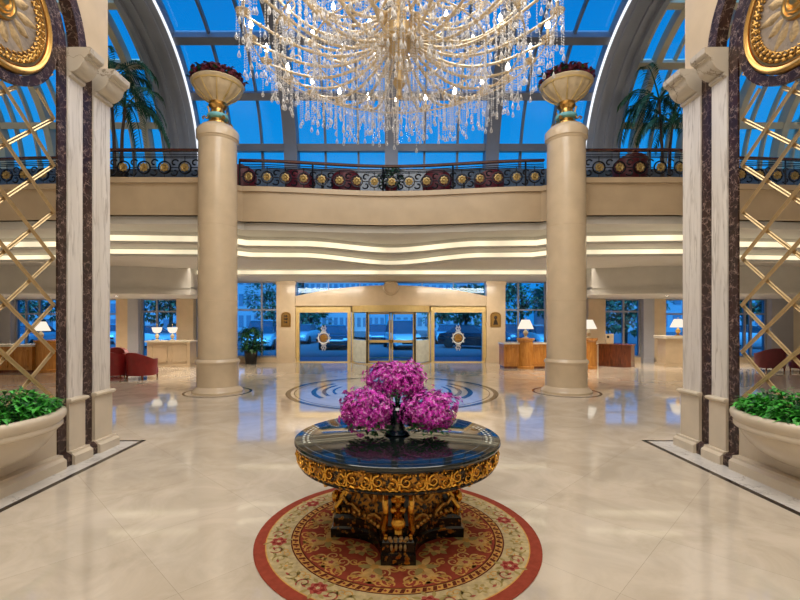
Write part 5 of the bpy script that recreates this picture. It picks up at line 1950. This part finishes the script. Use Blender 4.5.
def tree(label, loc, h, r, seed, n=900):
    rnd = random.Random(seed)
    t = thing('tree', label, 'tree', loc, 'trees outside')
    m = MB().tube([loc, (loc[0] + 0.1, loc[1], loc[2] + h * 0.5), (loc[0], loc[1] + 0.1, loc[2] + h * 0.8)], [0.16, 0.12, 0.05], 8)
    for k in range(6):
        a = k * PI / 3
        m.tube([(loc[0], loc[1], loc[2] + h * 0.4), (loc[0] + r * 0.6 * cos(a), loc[1] + r * 0.6 * sin(a), loc[2] + h * 0.7)], [0.06, 0.02], 5)
    m.build('trunk', 'trunk', t)
    m = MB()
    lumps = [(rnd.uniform(-0.6, 0.6) * r, rnd.uniform(-0.6, 0.6) * r, h * rnd.uniform(0.45, 0.85), r * rnd.uniform(0.4, 0.6)) for q in range(9)]
    for k in range(n):
        lx_, ly_, lz_, lr = rnd.choice(lumps)
        a, zz = rnd.random() * 2 * PI, rnd.uniform(-1, 1)
        q = math.sqrt(1 - zz * zz)
        p = (loc[0] + lx_ + lr * q * cos(a), loc[1] + ly_ + lr * q * sin(a), loc[2] + lz_ + lr * zz)
        m.leaf(p, (cos(a) * q + rnd.uniform(-.5, .5), sin(a) * q + rnd.uniform(-.5, .5), zz * 0.6), 0.42, 0.3, 0.4)
    m.build('foliage', 'tree', t, fix=False)


for px, d, h, r, sd, lab in ((521, 37, 6.2, 2.6, 1, 'dark bushy tree outside above the first reception lamp'),
                             (558, 29.5, 4.6, 1.8, 2, 'dark tree outside beside the right column'),
                             (465, 38, 4.4, 1.8, 3, 'dark tree outside behind the right emblem door'),
                             (441, 50, 4.6, 2.4, 4, 'dark tree outside just right of the revolving door'),
                             (310, 42, 4.2, 2.4, 5, 'dark tree outside behind the left emblem door'),
                             (170, 32, 5.0, 2.4, 6, 'dark tree outside behind the lamp counter window'),
                             (625, 31, 4.2, 2.2, 7, 'low dark tree outside the window behind the dark desk'),
                             (40, 40, 6.0, 2.6, 8, 'dark tree outside seen through the left lattice'),
                             (272, 48, 6.0, 2.6, 9, 'dark tree outside beside the left entrance pilaster'),
                             (745, 31, 5.0, 2.6, 10, 'dark tree outside seen through the right lattice'),
                             (486, 46, 6.0, 2.4, 11, 'dark tree outside beside the right entrance pilaster')):
    tree(lab, (X(px, d), d, -0.02), h, r, sd)


def building(label, x0, x1, y, h, cols, rows_, dep=12):
    t = thing('building', label, 'building', ((x0 + x1) / 2, y, -0.02), 'buildings across the forecourt')
    MB().box(x0, x1, y, y + dep, -0.02, h).build('wall', 'concrete', t, smooth=False)
    m = MB()
    cw, rh = (x1 - x0) / cols, h / rows_
    for i in range(cols):
        for j in range(rows_):
            m.box(x0 + (i + 0.2) * cw, x0 + (i + 0.8) * cw, y - 0.05, y + 0.1, (j + 0.25) * rh, (j + 0.8) * rh)
    m.build('windows', 'far_window', t, smooth=False)
    MB().box(x0 - 0.3, x1 + 0.3, y - 0.3, y + dep + 0.3, h, h + 0.4).build('roof', 'concrete', t, smooth=False)


building('pale flat-roofed block outside behind the left window, seen past the plant', X(215, 62), X(290, 62), 62, 9.0, 10, 3)
building('long low office block outside seen above the left half of the pediment', X(304, 70), X(385, 70), 70, 8.0, 14, 3)
building('low block outside seen above the right half of the pediment', X(395, 75), X(480, 75), 75, 8.2, 12, 3)
building('block outside far to the right behind the trees', X(560, 66), X(780, 66), 66, 6.5, 16, 2)
building('block outside far to the left behind the trees', X(-10, 66), X(200, 66), 66, 7.0, 16, 3)

# ================================================================== light
w = bpy.data.worlds.new('dusk_sky')
SC.world = w
w.use_nodes = True
nt = w.node_tree
bg = nt.nodes['Background']
tc = N(nt, 'ShaderNodeTexCoord')
sp = N(nt, 'ShaderNodeSeparateXYZ')
nt.links.new(tc.outputs['Generated'], sp.inputs[0])
r = ramp(nt, [(0.0, (0.03, 0.36, 0.80)), (0.12, (0.03, 0.46, 1.0)), (0.4, (0.005, 0.32, 0.86)), (0.8, (0.003, 0.18, 0.66))])
nt.links.new(sp.outputs['Z'], r.inputs['Fac'])
nt.links.new(r.outputs['Color'], bg.inputs['Color'])
bg.inputs['Strength'].default_value = 1.0


def area(name, loc, sx, sy, power, col, rot=(0, 0, 0), spread=180):
    l = bpy.data.lights.new(name, 'AREA')
    l.shape = 'RECTANGLE'
    l.size, l.size_y = sx, sy
    l.energy = power
    l.color = col
    l.spread = rad(spread)
    o = bpy.data.objects.new(name, l)
    COL.objects.link(o)
    o.location = loc
    o.rotation_euler = rot
    return o


WARM = (1.0, 0.88, 0.73)
WHITE = (1.0, 0.965, 0.92)
area('atrium_fill', (0, 2.5, TOP - 0.05), 5, 5, 480, WHITE)  # unseen overhead fill added to brighten the hall, no fixture modelled
area('atrium_fill', (0, -1.6, TOP - 0.05), 8, 2, 330, WHITE)  # unseen fill added behind the viewer to brighten front faces
area('atrium_fill', (0, 7.6, TOP - 0.05), 7, 2.5, 350, WHITE)
area('atrium_fill', (-11.5, 4, TOP - 0.05), 5, 8, 400, WHITE, spread=76)  # unseen side fill added beyond the arcades, narrow spread
area('atrium_fill', (11.5, 4, TOP - 0.05), 5, 8, 400, WHITE, spread=76)
for x in (-3, 3):
    area('soffit_fill', (x, 15.9, 3.15), 3.5, 0.3, 60, WARM, rot=(rad(48), 0, 0), spread=125)  # unseen washer added, tilted to brighten the entrance pediment
for x in (-6.0, 6.0):
    area('soffit_fill', (x, 14.4, 3.52), 2.0, 1.6, 80, WARM, spread=95)  # unseen fill added under the stepped ceiling beside the entrance
for x in (-11, 11):
    area('soffit_fill', (x, 16.4, 2.6), 7, 2.0, 140, WARM, spread=95)  # unseen fill added below the lowered side ceilings to brighten the bays
sl = bpy.data.lights.new('forecourt_fill', 'SUN')      # added blue sun to brighten the forecourt, over the roof from behind the viewer
sl.energy = 8.5
sl.color = (0.24, 0.60, 1.0)
sl.angle = rad(40)
so = bpy.data.objects.new('forecourt_fill', sl)
COL.objects.link(so)
so.location = (0, 30, 30)
so.rotation_euler = (rad(42), 0, 0)


def point(loc, e, col=WARM, r=0.08):
    l = bpy.data.lights.new('lamp_light', 'POINT')
    l.energy = e
    l.color = col
    l.shadow_soft_size = r
    o = bpy.data.objects.new('lamp_light', l)
    COL.objects.link(o)
    o.location = loc



vs = SC.view_settings
vs.view_transform = 'Standard'
vs.look = 'None'
vs.exposure = -0.16
vs.gamma = 1.0
vs.use_curve_mapping = False
SC.cycles.max_bounces = 10
SC.cycles.transparent_max_bounces = 24
SC.cycles.use_denoising = True
SC.cycles.sample_clamp_indirect = 8
